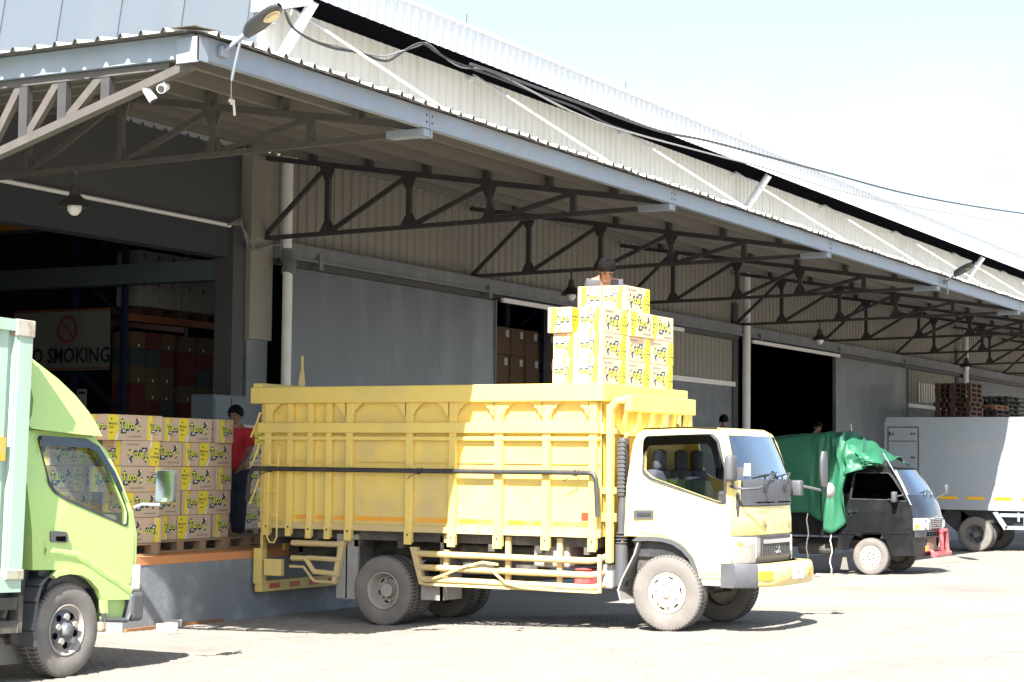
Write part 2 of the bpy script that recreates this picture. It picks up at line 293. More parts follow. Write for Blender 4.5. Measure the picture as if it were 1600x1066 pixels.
    def build(s, name, mats, parent=None, smooth=None, loc=None, recalc=True, rel=True):
        me = bpy.data.meshes.new(name)
        off = abs_loc(parent) if (parent and rel) else Vector(loc or (0, 0, 0))
        me.from_pydata([(a-off.x, b-off.y, c-off.z) for a, b, c in s.v], [], s.f)
        mats = mats if isinstance(mats, (list, tuple)) else [mats]
        for m in mats: me.materials.append(m)
        me.polygons.foreach_set('material_index', s.m)
        if recalc:
            bm = bmesh.new(); bm.from_mesh(me); bmesh.ops.recalc_face_normals(bm, faces=bm.faces); bm.to_mesh(me); bm.free()
        if smooth:
            me.polygons.foreach_set('use_smooth', [True]*len(me.polygons)); me.set_sharp_from_angle(angle=math.radians(smooth))
        me.update()
        o = bpy.data.objects.new(name, me); COL.objects.link(o)
        if parent: o.parent = parent
        elif loc: o.location = loc
        return o
_tc = {}
def text2d(body, size=1.0, bold=0.0, sx=1.0):
    key = (body, size, bold, sx)
    if key in _tc: return _tc[key]
    cu = bpy.data.curves.new('t', 'FONT'); cu.body = body; cu.size = size; cu.offset = bold*size; cu.align_x = 'CENTER'; cu.align_y = 'CENTER'; cu.resolution_u = 2
    ob = bpy.data.objects.new('t', cu); COL.objects.link(ob); dg = bpy.context.evaluated_depsgraph_get(); dg.update()
    me = ob.evaluated_get(dg).to_mesh()
    vs = [(v.co.x*sx, v.co.y) for v in me.vertices]; fs = [tuple(p.vertices) for p in me.polygons]
    xs = [a for a, b in vs]; ys = [b for a, b in vs]; cx = (min(xs)+max(xs))/2; cy = (min(ys)+max(ys))/2
    vs = [(a-cx, b-cy) for a, b in vs]
    bpy.data.objects.remove(ob); bpy.data.curves.remove(cu); _tc[key] = (vs, fs); return vs, fs
def add_text(mb, body, size, bold, fn, mi, sx=1.0):
    vs, fs = text2d(body, size, min(bold, .012), sx); sh = max(0, bold-.012)*size     # heavier weights: shifted copies stepped apart in depth
    o_ = Vector(fn(0, 0)); nn = (Vector(fn(.01, 0))-o_).cross(Vector(fn(0, .01))-o_).normalized()
    for q, (dx, dy) in enumerate(((0, 0),) if sh <= 0 else ((0, 0), (-sh, -sh), (sh, -sh), (-sh, sh), (sh, sh))): mb.add([Vector(fn(a+dx, b+dy))+nn*(.0001*q) for a, b in vs], fs, mi)
ORD = ['top', 'second', 'third', 'fourth', 'fifth', 'sixth', 'seventh', 'eighth', 'ninth', 'tenth', 'eleventh', 'twelfth']
# ================================================================== SETTING
XE, YF, YW, ZF, SL = 12.69, 10.10, 16.85, 5.40, 0.156
DOCK_Y, DOCK_Z, DOCK_X = 13.73, 0.68, 16.2
S2 = math.sqrt(.5)
# ---- ground sheet
g = MB()
ys = [-250, -60, -20, 0, 8, 9, 10, 11, 12, 13.8, 40, 250]; xs = [-250, -40, 0, 15, 30, 60, 120, 400]
g.grid([[(x, y, gz(y)) for x in xs] for y in ys])
ground = tag(g.build('ground', yardm), kind='structure')
# rotate the brick pattern: courses run across the diagonal of the yard
_t = yardm.node_tree; _br = [n for n in _t.nodes if n.type == 'TEX_BRICK'][0]
_mp = _t.nodes.new('ShaderNodeMapping'); _mp.inputs['Rotation'].default_value = (0, 0, math.radians(45))
_tcn = [n for n in _t.nodes if n.type == 'TEX_COORD'][0]
_t.links.new(_tcn.outputs['Object'], _mp.inputs['Vector']); _t.links.new(_mp.outputs[0], _br.inputs['Vector'])
# ---- pavers in the near field
def to_px(p):
    v = RW.transposed() @ (Vector(p)-CAM); return (800+FPX*v.x/-v.z, 533-FPX*v.y/-v.z, -v.z)
cells = []
for r in range(-40, 260):
    for c in range(-70, 90):
        v_ = r*.1+.05; u_ = (c+.5*(r % 2))*.2
        x = (u_+v_)*S2; y = (v_-u_)*S2
        if y > DOCK_Y-.1 or x < 4 or y < 2: continue
        px, py, d = to_px((x, y, gz(y)))
        if -25 < px < 1630 and py < 1085 and d < 23.0: cells.append((py, x, y))
cells.sort(reverse=True)
def paver_geo():
    b = MB(); h, k = .094, .045
    b.add([(-h, -k, 0), (h, -k, 0), (h, k, 0), (-h, k, 0), (-h+.005, -k+.005, .008), (h-.005, -k+.005, .008), (h-.005, k-.005, .008), (-h+.005, k-.005, .008)],
          [(4, 5, 6, 7), (0, 1, 5, 4), (1, 2, 6, 5), (2, 3, 7, 6), (3, 0, 4, 7)]); return b
pg = paver_geo(); pav0 = None
for i, (py, x, y) in enumerate(cells[:300]):
    if pav0 is None: pav0 = pg.build('paver', pavm, ground, rel=False); o = pav0
    else: o = pav0.copy(); COL.objects.link(o)
    o.location = (x, y, gz(y)+random.uniform(-.003, .0015)); sl = -.031 if 8 < y < 12 else 0
    o.rotation_euler = (math.atan(sl)+random.gauss(0, .008), random.gauss(0, .008), math.radians(-45)+random.gauss(0, .008))
pb = MB()
for py, x, y in cells[300:]:
    M_ = Matrix.Translation((x, y, gz(y)+random.uniform(-.003, .0015))) @ Matrix.Rotation(math.radians(-45)+random.gauss(0, .008), 4, 'Z') @ Matrix.Rotation(random.gauss(0, .006), 4, 'X') @ Matrix.Rotation(random.gauss(0, .006), 4, 'Y')
    pb.add([M_ @ Vector(p) for p in pg.v], pg.f)
tag(pb.build('paving', pavm, ground, recalc=False), kind='stuff')
# ---- loading dock
d = MB(); d.box(DOCK_X, 125, DOCK_Y, 17.0, -.6, DOCK_Z); d.box(9, DOCK_X-.001, DOCK_Y+.62, 17.0, -.6, DOCK_Z-.001)
dock = tag(d.build('loading_dock', dockm), kind='structure')
d = MB(); d.box(DOCK_X-.004, 125, DOCK_Y-.006, DOCK_Y+.635, DOCK_Z-.085, DOCK_Z+.006); d.build('edge_strip', orange, dock)
d = MB(); d.box(9, 125, DOCK_Y+.64, 17.0, DOCK_Z-.0015, DOCK_Z+.004); d.build('floor', cement, dock)
d = MB(); d.box(DOCK_X+.02, 17.95, DOCK_Y-.05, DOCK_Y-.002, -.13, -.085); d.build('kick_board', brownk, dock)
# ---- warehouse
WH = thing('warehouse', 'long cream and grey corrugated metal warehouse with white eaves band and sliding doors', 'warehouse', (22.6, YW, 0))
def corr(x0, x1, pitch, depth, fl=.5):
    out_ = []; x = x0
    while x < x1:
        for f, dd in ((0, 0), (fl, 0), (fl+.10, 1), (.90, 1)):
            xx = x+f*pitch
            if xx < x1: out_.append((xx, dd*depth))
        x += pitch
    out_.append((x1, 0)); return out_
def corr_wall(x0, x1, y, z0, z1, pitch=.245, depth=.028, fl=.5):
    b = MB(); b.grid([[(x, y-dd, z) for x, dd in corr(x0, x1, pitch, depth, fl)] for z in (z0, z1)]); return b
corr_wall(22.62, 112, YW, 6.42, 8.76).build('corrugated_wall', sheet, WH)
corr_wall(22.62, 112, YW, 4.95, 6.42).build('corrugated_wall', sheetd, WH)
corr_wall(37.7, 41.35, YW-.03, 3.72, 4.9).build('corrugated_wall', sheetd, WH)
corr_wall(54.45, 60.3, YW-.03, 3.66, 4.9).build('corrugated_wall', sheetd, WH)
for x0, x1, z in ((37.7, 41.4, 3.65), (54.45, 60.3, 3.6)):
    b = MB(); b.box(x0, x1, YW-.10, YW+.02, z-.03, z+.08); b.build('sill_trim', whitep, WH)
    b = MB(); b.box(x0, x1, YW-.02, YW+.2, DOCK_Z, z-.03); b.build('lower_wall', gwall, WH)
b = MB(); b.box(60.7, 112, YW, YW+.2, DOCK_Z, 5.2); b.build('lower_wall', gwall, WH)
# end of the bay wall beside the big left opening: light column cladding over a blue-grey column
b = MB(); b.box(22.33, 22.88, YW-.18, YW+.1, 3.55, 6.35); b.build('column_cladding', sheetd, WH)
b = MB(); b.box(22.36, 22.86, YW-.12, YW+.1, DOCK_Z, 3.55); b.build('column', gwall, WH)
b = MB(); b.box(22.02, 22.30, YW-.1, YW+.22, DOCK_Z, 5.2); b.build('column', dgrey, WH)
for x in (41.36, 60.36):
    b = MB(); b.box(x, x+.3, YW-.06, YW+.25, DOCK_Z, 5.6); b.build('column', dgrey, WH)
# walls left of it
b = MB(); b.box(4, 22.3, YW, YW+.15, 5.2, 6.56); b.build('upper_wall', dgrey, WH)
b = MB(); b.box(4, 22.02, YW-.05, YW+.25, 4.72, 5.2); b.build('header_beam', intm, WH)
b = MB(); b.box(4, 16.9, YW, YW+.15, 0, 4.72); b.build('lower_wall', dgrey, WH)  # unseen wall, run this far to narrow the opening and cut light inside
# header beams and door gear right of it
for x0, x1 in ((22.9, 41.3), (41.7, 60.3), (60.7, 112)):
    b = MB(); b.box(x0, x1, YW-.30, YW-.03, 4.80, 5.05); b.box(x0, x1, YW-.34, YW-.30, 4.80, 4.84); b.build('header_beam', gwall, WH)
    b = MB(); b.box(x0, x1, YW-.22, YW-.12, 4.70, 4.798); b.build('door_track', steel, WH)
for x in (23.9, 29.2, 36.0, 42.4, 48.2, 54.0):
    b = MB(); b.box(x-.05, x+.05, YW-.36, YW-.305, 4.70, 4.92); b.build('track_bracket', gwall, WH)
for x0, x1 in ((29.6, 37.7), (41.8, 48.0)):
    b = MB(); b.box(x0, x1, YW-.40, YW-.345, 4.66, 4.74); b.build('opening_trim', whitep, WH)
def door(x0, x1):
    b = MB(); n = 3; wd = (x1-x0)/n
    rows = []
    for iz in range(9):
        z = .74+(4.68-.74)*iz/8
        rows.append([(x0+(x1-x0)*k/24, YW-.26+.008*math.sin(k*1.9+iz*.7)+.005*math.sin(k*.7-iz*1.3), z) for k in range(25)])
    b.grid(rows); b.box(x0, x1, YW-.24, YW-.20, .73, 4.69)
    o = b.build('sliding_door', doorm, WH, smooth=40)
    f = MB(); f.box(x0-.03, x0+.0, YW-.29, YW-.2, .72, 4.7); f.box(x1, x1+.03, YW-.29, YW-.2, .72, 4.7); f.build('door_edge', gwall, o); return o
door(23.15, 29.52); door(48.0, 54.4)
# louvred window in the far cream panel
wn = MB(); wn.box(56.1, 58.2, YW-.05, YW-.04, 3.78, 4.32)
wo = wn.build('window', soff, WH)
for k in range(9):
    b = MB(); x = 56.12+k*.255; b.box(x, x+.10, YW-.11, YW-.065, 3.76, 4.34); b.build('bar', sheet, wo)
# interior shell (dark hall behind the openings)
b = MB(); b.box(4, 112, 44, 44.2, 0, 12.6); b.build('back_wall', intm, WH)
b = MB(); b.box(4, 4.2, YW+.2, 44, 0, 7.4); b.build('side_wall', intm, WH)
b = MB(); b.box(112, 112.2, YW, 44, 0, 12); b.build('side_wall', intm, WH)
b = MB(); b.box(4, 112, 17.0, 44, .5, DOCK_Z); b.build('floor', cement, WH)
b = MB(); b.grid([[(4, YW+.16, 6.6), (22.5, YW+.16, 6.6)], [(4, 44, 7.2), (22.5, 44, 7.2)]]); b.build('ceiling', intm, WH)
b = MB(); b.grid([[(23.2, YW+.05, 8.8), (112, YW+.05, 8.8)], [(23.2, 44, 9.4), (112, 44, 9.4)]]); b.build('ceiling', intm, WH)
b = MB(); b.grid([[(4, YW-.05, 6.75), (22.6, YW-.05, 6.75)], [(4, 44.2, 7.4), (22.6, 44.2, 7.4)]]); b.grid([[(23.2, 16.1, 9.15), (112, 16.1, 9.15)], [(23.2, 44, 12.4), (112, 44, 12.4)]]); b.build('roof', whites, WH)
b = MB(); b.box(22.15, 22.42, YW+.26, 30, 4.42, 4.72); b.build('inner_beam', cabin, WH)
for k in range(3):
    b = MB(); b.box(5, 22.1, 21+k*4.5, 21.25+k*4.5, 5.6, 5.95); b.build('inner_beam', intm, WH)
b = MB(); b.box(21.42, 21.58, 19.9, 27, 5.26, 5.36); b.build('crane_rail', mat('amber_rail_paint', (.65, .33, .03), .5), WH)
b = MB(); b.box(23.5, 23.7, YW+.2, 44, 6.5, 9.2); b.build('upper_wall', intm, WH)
# pale blue gable cladding above the canopy, leaning in at the top, panel by panel
for k in range(12):
    y0 = 17.13+1.27*(k-1) if k else 16.87; y1 = 17.13+1.27*k-.012
    if k == 0: y1 = 17.118
    b = MB(); rows = []
    for z in (5.3, 9.0, 14):
        x = 22.62+.18*(z-7.9)
        rows.append([(x-.012*math.sin(math.pi*q/6), y0+(y1-y0)*q/6, z) for q in range(7)])
    b.grid(rows); b.grid([[(x+.05, y, z) for x, y, z in r] for r in rows])
    for ya in (y1-.03,):
        rr = [(22.62+.18*(z-7.9), z) for z in (5.3, 9, 14)]
        b.grid([[(x-.022, ya, z), (x-.022, ya+.03, z)] for x, z in rr])
    b.build('gable_panel', bluep, WH, smooth=30)
# overhanging eaves: black soffit, white corrugated fascia, cap
YO = 15.95
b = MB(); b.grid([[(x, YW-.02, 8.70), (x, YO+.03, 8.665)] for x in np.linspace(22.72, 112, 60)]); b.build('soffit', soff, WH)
e = MB(); e.grid([[(x, YO-dd, z) for x, dd in corr(22.7, 112, .25, .035, .72)] for z in (8.64, 9.13)]); e.build('eaves_fascia', whites, WH)
e = MB(); e.box(22.68, 112, YO-.06, YO+.10, 9.13, 9.19); e.build('fascia_cap', whites, WH)
e = MB(); e.box(22.62, 22.70, YO-.05, YW+.12, 8.50, 9.20); e.box(22.58, 22.9, YW-.16, YW-.06, 8.35, 8.62); e.build('eaves_end', whites, WH)
for x in (27.3, 33.6, 39.7, 46, 58, 70):
    e = MB(); e.tube([(x, YO, 9.18), (x, YO, 9.36)], .012, 5); e.build('finial_rod', steelb, WH)
for x in (22.92, 41.65, 60.9, 79.6):
    e = MB(); e.tube([(x, YW-.02, 7.55), (x, YO+.08, 8.62)], .085, 12); e.box(x-.11, x+.11, YW-.06, YW-.01, 7.42, 7.72); e.build('eaves_strut', whites, WH, smooth=40)
for k in range(1, 11):
    x = 16.5+6.2*k
    if k == 1: x += .55
    e = MB(); e.tube([(x, YW-.06, 8.74), (x, 12.35, 5.84)], .020, 6); e.box(x-.05, x+.05, YW-.12, YW-.04, 8.60, 8.66); e.build('tie_rod', whites, WH)
# rain pipes
def pipe(pts, r, m=whitep):
    b = MB(); b.tube(pts, r, 12); return b.build('downpipe', m, WH, smooth=50)
pipe([(23.05, YW-.30, 6.38), (23.05, YW-.30, 4.92)], .085)
pipe([(23.05, YW-.30, 4.93), (23.04, YW-.32, 4.80), (22.98, YW-.42, 4.70), (22.93, YW-.42, 4.55)], .105, gwall)
pipe([(22.93, YW-.42, 4.58), (22.93, YW-.42, DOCK_Z)], .075)
for x in (41.48, 60.5):
    pipe([(x, YW-.34, 6.42), (x, YW-.34, DOCK_Z)], .095)
# ---- canopy
CN = thing('dock_canopy', 'deep lean-to canopy of zinc sheets on dark steel trusses over the loading dock', 'canopy', (XE, YF, 0))
def roof_z(x, y): return ZF+.035+SL*min(y-YF, x-XE)
XR = 100
# front slope, ribs running back from the fascia to the wall
cols_ = []; x = XE-.06
while x < XR:
    for f, h in ((0, 0), (.70, 0), (.80, .042), (.88, .042), (.98, 0)): cols_.append((x+f*.245, h))
    x += .245
b = MB(); rows = [[], [], []]
for x, h in cols_:
    yb = min(YW-.03, YF+max(0.0, x-XE)); y0 = YF-.13+.012*math.sin(x*7.1)+.008*math.sin(x*23)
    yb = max(yb, y0+.02)
    for r, yy in enumerate((y0, (y0+yb)/2, yb)): rows[r].append((x, yy, ZF+.035+SL*(yy-YF)+h+.006*math.sin(x*5+yy)))
b.grid(rows); b.build('roof_sheet', roofm, CN)
b = MB(); b.grid([[(x, y, z-.008) for x, y, z in r] for r in rows]); b.build('roof_underside', under, CN)  # dark layer added below the sheet to deepen the canopy shade
b = MB(); b.grid([[(x, y+.03, ZF+.012) for x, y, z in rows[0]], [(x, y+.03, z-.002) for x, y, z in rows[0]]]); b.build('closure_strip', roofm, CN)
# side slope beyond the hip
b = MB(); rows = [[], [], []]; y = YF-.02; 
while y < YW-.05:
    for f, h in ((0, 0), (.70, 0), (.80, .042), (.88, .042), (.98, 0)):
        yy = y+f*.245
        x0 = XE-.20+.012*math.sin(yy*7.1); xb = max(x0+.02, XE+(yy-YF))
        for r, xx in enumerate((x0, (x0+xb)/2, xb)): rows[r].append((xx, yy, ZF+.035+SL*(xx-XE)+h))
    y += .245
b.grid(rows); b.build('roof_sheet', roofm, CN)
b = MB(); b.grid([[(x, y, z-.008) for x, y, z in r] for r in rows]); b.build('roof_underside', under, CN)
b = MB(); b.grid([[(x+.03, y, ZF+.012) for x, y, z in rows[0]], [(x+.03, y, z-.002) for x, y, z in rows[0]]]); b.build('closure_strip', roofm, CN)
b = MB(); hp = [(XE+.02, YF+.02), (XE+3.4, YF+3.4), (XE+6.7, YF+6.7)]
b.grid([[(x+.16, y-.16, ZF+.07+SL*(x-XE)-.015), (x, y, ZF+.10+SL*(x-XE)), (x-.16, y+.16, ZF+.07+SL*(x-XE)-.015)] for x, y in hp]); b.build('hip_flashing', roofm, CN)
TX = [16.5+6.2*k for k in range(13)]
# galvanised edge channel, one length per bay
edges = [XE]+TX
for i in range(len(edges)-1):
    b = MB(); x0, x1 = edges[i]+.004, edges[i+1]-.004
    b.box(x0, x1, YF-.03, YF-.018, ZF-.19, ZF+.01); b.box(x0, x1, YF-.018, YF+.05, ZF-.19, ZF-.178); b.box(x0, x1, YF-.018, YF+.05, ZF-.002, ZF+.01)
    o = b.build('edge_channel', galv, CN)
    for xx in (x0+.05, x1-.05):
        for zz in (ZF-.06, ZF-.13):
            bo = MB(); bo.lathe([(-.036, .0), (-.036, .012), (-.026, .012)], 6, (xx, YF-.0, zz), 'y'); bo.build('bolt', steelb, o)
b = MB(); b.box(XE-.03, XE-.018, YF, YW, ZF-.19, ZF+.01); b.box(XE-.018, XE+.05, YF, YW, ZF-.19, ZF-.178); b.build('edge_channel', galv, CN)
b = MB(); b.box(XE-.05, XE+.10, YF-.06, YF-.032, ZF-.22, ZF-.02); b.box(XE-.06, XE-.032, YF-.06, YF+.16, ZF-.24, ZF-.02); b.build('corner_plate', galv, CN)
# purlins
for k in range(1, 7):
    yy = YF+.98*k-.1; z = ZF+.03+SL*(yy-YF)
    b = MB(); x0 = XE+(yy-YF)+.05
    b.box(x0, XR, yy, yy+.012, z-.155, z-.01); b.box(x0, XR, yy+.012, yy+.065, z-.155, z-.143); b.build('purlin', purl, CN)
    b = MB(); xx = XE+.98*k-.1; z = ZF+.03+SL*(xx-XE); b.box(xx, xx+.012, xx-XE+YF+.05, YW-.05, z-.155, z-.01); b.box(xx+.012, xx+.065, xx-XE+YF+.05, YW-.05, z-.155, z-.143); b.build('purlin', purl, CN)
# trusses
NODES = [15.57, 14.17, 12.85, 11.55]
def truss(x, m):
    t = sub('truss', CN, (x-XE, 0, 0))
    bz = lambda y: 5.07+(YW-y)*.0155
    tz = lambda y: ZF-.17+SL*(y-YF)
    bx = lambda nm, mb: mb.build(nm, m, t)
    b = MB(); b.beam((x, YW-.1, bz(YW)), (x, YF+.02, bz(YF)), .08, .058); bx('bottom_chord', b)
    b = MB(); b.beam((x, YW-.1, tz(YW)), (x, YF+.02, tz(YF)), .08, .075); bx('top_chord', b)
    prev = YW-.12
    for i, y in enumerate(NODES):
        b = MB(); b.beam((x, y, bz(y)), (x, y, tz(y)), .065, .08, (0, 1, 0)); bx('web_post', b)
        b = MB(); b.beam((x, prev, bz(prev)), (x, y+.05, tz(y)-.03), .055, .062); bx('web_diagonal', b)
        if i < 3:
            P = lambda u, v, wv: (x-.012+wv, u, v)
            b = MB(); b.plate([(y-.17, bz(y)-.02), (y+.17, bz(y)-.02), (y+.10, bz(y)+.10), (y+.05, bz(y)+.19), (y-.05, bz(y)+.19), (y-.10, bz(y)+.10)], [], P, .024); bx('gusset_plate', b)
            b = MB(); b.plate([(y-.15, tz(y)+.02), (y+.17, tz(y)+.04), (y+.07, tz(y)-.20), (y-.05, tz(y)-.20)], [], P, .024); bx('gusset_plate', b)
        prev = y
    b = MB(); b.box(x-.08, x+.08, YF-.012, YF+.45, ZF-.27, ZF-.195); b.box(x+.05, x+.08, YF-.02, YF+.1, ZF-.28, ZF-.12); b.build('end_bracket', galv, t)
    # the brackets of the purlins
    for k in range(1, 7):
        yy = YF+.98*k-.18; z = ZF+.0+SL*(yy-YF)
        b = MB(); b.box(x-.06, x+.06, yy, yy+.08, z-.165, z-.0); bx('purlin_cleat', b)
for k, x in enumerate(TX[:12]): truss(x, steelb if k == 0 else steel)  # nearest truss takes the lighter steel, bounced light put into its colour
# tapered truss under the side edge
t = sub('truss', CN, (.06, 0, 0)); x = XE+.06
lc = lambda y: 5.175-(y-YF)*.276
b = MB(); b.beam((x, YF+.05, lc(YF)), (x, YF+3.6, lc(YF+3.6)), .10, .075); b.build('bottom_chord', steelb, t)
b = MB(); b.beam((x, YF+.3, ZF-.23), (x, YF+6.5, ZF-.23), .08, .06); b.build('top_chord', steelb, t)
vy_ = [11.12, 11.62, 12.08, 12.55, 13.1]
for i, y in enumerate(vy_):
    b = MB(); b.beam((x, y, lc(y)), (x, y, ZF-.2), .07, .10, (0, 1, 0)); b.build('web_post', steel, t)
    if i:
        b = MB(); b.beam((x, y, lc(y)), (x, vy_[i-1]+.05, ZF-.24), .06, .075); b.build('web_diagonal', steelb, t)
# cable conduit along the left header, looping down by the column
b = MB(); b.tube([(12, YW-.12, 5.22), (17.2, YW-.12, 5.2), (21.9, YW-.12, 5.17)], .03, 6); b.build('conduit', whitep, WH)
b = MB()
for q in range(4):
    rr = random.random
    b.tube([(21.8, YW-.15, 5.17), (22.05, YW-.2, 5.2+.03*q), (22.2, YW-.22, 5.05-.06*q), (22.32+.05*q, YW-.25, 4.86), (22.7, YW-.28, 4.96), (22.95, YW-.3, 5.0)][:6-(q % 3)], .013, 5)
tag(b.build('cable_bundle', cableg), 'tangled grey cables drooping at the wall corner beside the left opening', 'cable')
# ---- lamps under and on the canopy
def pendant(x, y, z, label, s=1.0):
    t = thing('pendant_lamp', label, 'lamp', (x, y, z), 'pendant lamps under the canopy')
    b = MB(); b.tube([(x, y, z-.02), (x, y, z-.13*s)], .018, 6); b.lathe([(-.02, .03), (.03, .04), (.03, .0)], 8, (x, y, z), 'z'); b.build('hanger', lampm, t)
    b = MB(); b.lathe([(-.13, .0), (-.13, .035), (-.18, .055), (-.26, .065), (-.30, .11), (-.36, .165), (-.40, .195), (-.395, .185), (-.35, .15), (-.28, .09)], 20, (x, y, z), 'z'); b.build('lamp_shade', lampm, t, smooth=40)
    b = MB(); b.lathe([(-.28, .03), (-.34, .06), (-.40, .085), (-.45, .075), (-.49, .04), (-.50, .0)], 14, (x, y, z), 'z'); b.build('bulb', bulbm, t, smooth=60)
pendant(16.5, 14.84, 5.06, 'enamel pendant lamp over the left opening, the one with the largest white bulb')
pendant(28.9, 14.73, 5.07, 'dark pendant lamp hanging just left of the carton pile on the yellow truck')
pendant(41.3, 14.64, 5.06, 'dark pendant lamp hanging above the dark second doorway')
pendant(53.7, 14.63, 5.06, 'smallest farthest pendant lamp, above the pallet stacks at right')
def led(p0, tip, label, s=1.0):
    p0 = Vector(p0); tip = Vector(tip); d = (tip-p0).normalized(); L = (tip-p0).length
    t = thing('floodlight', label, 'lamp', p0, 'led lamps on the canopy edge')
    side = d.cross(Vector((0, 0, 1))).normalized(); n = side.cross(d).normalized()
    b = MB(); a = p0+d*L*.38
    b.tube([p0+Vector((-.04, 0, -.02)), p0+d*.16, a], .022, 8); b.tube([p0+Vector((.10, 0, -.24)), p0+d*.2], .014, 6); b.bbox(p0.x-.09, p0.x+.03, p0.y-.03, p0.y+.02, p0.z-.06, p0.z+.03, .005); b.build('arm', galv, t, smooth=50)
    b = MB(); rows = []
    for i in range(11):
        f = i/10; wd = .02+.105*math.sin(math.pi*min(1, f*.55+.28))*(1 if f < .92 else (1-f)/.08*.8+.2); th = .05*(1-.5*f)
        if f < .25: wd *= .4+2.4*f
        c = a+d*(L*.62*f)
        rows.append([c+side*math.cos(q)*wd+n*math.sin(q)*th for q in [2*math.pi*j/14 for j in range(15)]])
    b.grid(rows); b.build('housing', greyp, t, smooth=60)
    b = MB(); c = a+d*(L*.62*.72)-n*.036
    b.add([c]+[c+side*.068*math.cos(q)+d*.085*math.sin(q)-n*.004 for q in [2*math.pi*j/16 for j in range(16)]], [(0, j+1, (j+1) % 16+1) for j in range(16)])
    b.add([c+side*.05*math.cos(q)+d*.06*math.sin(q)-n*.022 for q in [2*math.pi*j/16 for j in range(16)]], [tuple(range(16))]); b.build('lens', ledm, t)
led(oY(352, 80, YF-.05), oY(437, 8, YF-.64), 'grey led floodlight on a short arm at the near canopy corner')
led(oY(1478, 440, YF-.05), oY(1521, 410, YF-1.3), 'distant led floodlight raised above the canopy edge near a white strut')
def cctv(p, label, aim):
    p = Vector(p); aim = Vector(aim).normalized(); t = thing('security_camera', label, 'camera', p, 'security cameras under the canopy corner')
    b = MB(); b.tube([p, p-Vector((0, 0, .012)), p-Vector((0, 0, .014)), p-Vector((0, 0, .06))], [.032, .032, .012, .012], 10); b.build('mount', white_w, t, smooth=40)
    c = p+Vector((0, 0, -.085)); b = MB(); b.tube([c-aim*.065, c-aim*.058, c+aim*.06, c+aim*.075], [.026, .038, .041, .041], 14); b.build('body', white_w, t, smooth=40)
    b = MB(); b.tube([c+aim*.074, c+aim*.078], .033, 14); b.build('lens', blackp, t)
q = oX(233, 131, XE+.06); cctv(q, 'white security camera pointing down, the left of the pair', (.25, -.5, -.85))
q = oX(256, 122, XE+.06); cctv(q, 'white security camera showing its dark lens, the right of the pair', (-.9, -.35, -.35))
b = MB(); p = oY(361, 118, YF+.3); q_ = oY(361, 158, YF+.3)
b.tube([p+Vector((0, 0, .3)), q_], .004, 4); 
for dx, dz in ((.02, -.03), (.07, -.12), (.05, -.02), (-.02, -.01), (.03, .01)): b.tube([q_, q_+Vector((dx*.5, 0, .015)), q_+Vector((dx, .01, dz))], .012, 5)
tag(b.build('hanging_string', stringm), 'thin knotted string dangling from the canopy edge', 'string')
# cables along the eaves and across the sky
def cab(name, pts, r, label, m=cable, n=5):
    b = MB(); P = [Vector(p) for p in pts]; Q = []
    for i in range(len(P)-1):
        p0 = P[max(0, i-1)]; p1 = P[i]; p2 = P[i+1]; p3 = P[min(len(P)-1, i+2)]
        for k in range(4):
            s = k/4; Q.append(.5*((2*p1)+(p2-p0)*s+(2*p0-5*p1+4*p2-p3)*s*s+(-p0+3*p1-3*p2+p3)*s**3))
    Q.append(P[-1]); b.tube(Q, r, n); return tag(b.build(name, m, smooth=60), label, 'cable')
yc = 15.9
cab('eaves_cable', [oY(*p, yc) for p in ((445, 18), (455, 40), (478, 58), (520, 75), (560, 82), (590, 93), (607, 95), (625, 84), (645, 72), (662, 68), (680, 80), (705, 95), (740, 108), (800, 130), (846, 149), (900, 168), (960, 198), (1040, 222))], .022, 'thick black cable slung along the eaves from the white strut')
cab('eaves_cable', [oY(*p, yc) for p in ((448, 18), (462, 48), (490, 63), (530, 73), (570, 84), (600, 88), (622, 82), (650, 73), (668, 68), (690, 86), (720, 105), (760, 110), (820, 137), (880, 170))], .014, 'thin grey cable looping beside the thick one at the eaves', cableg)
cab('overhead_wire', [oY(*p, 15.4) for p in ((735, 100), (800, 123), (930, 170), (1030, 205), (1100, 219), (1180, 240), (1240, 256), (1300, 272), (1400, 299), (1500, 319), (1600, 334), (1680, 345))], .028, 'upper black overhead wire swinging free of the roof into the sky')
cab('overhead_wire', [oY(*p, 15.4) for p in ((800, 126), (930, 190), (1100, 238), (1200, 264), (1300, 295), (1400, 318), (1500, 336), (1600, 352), (1680, 362))], .018, 'lower thinner overhead wire crossing the white fascia and sky', cableg)

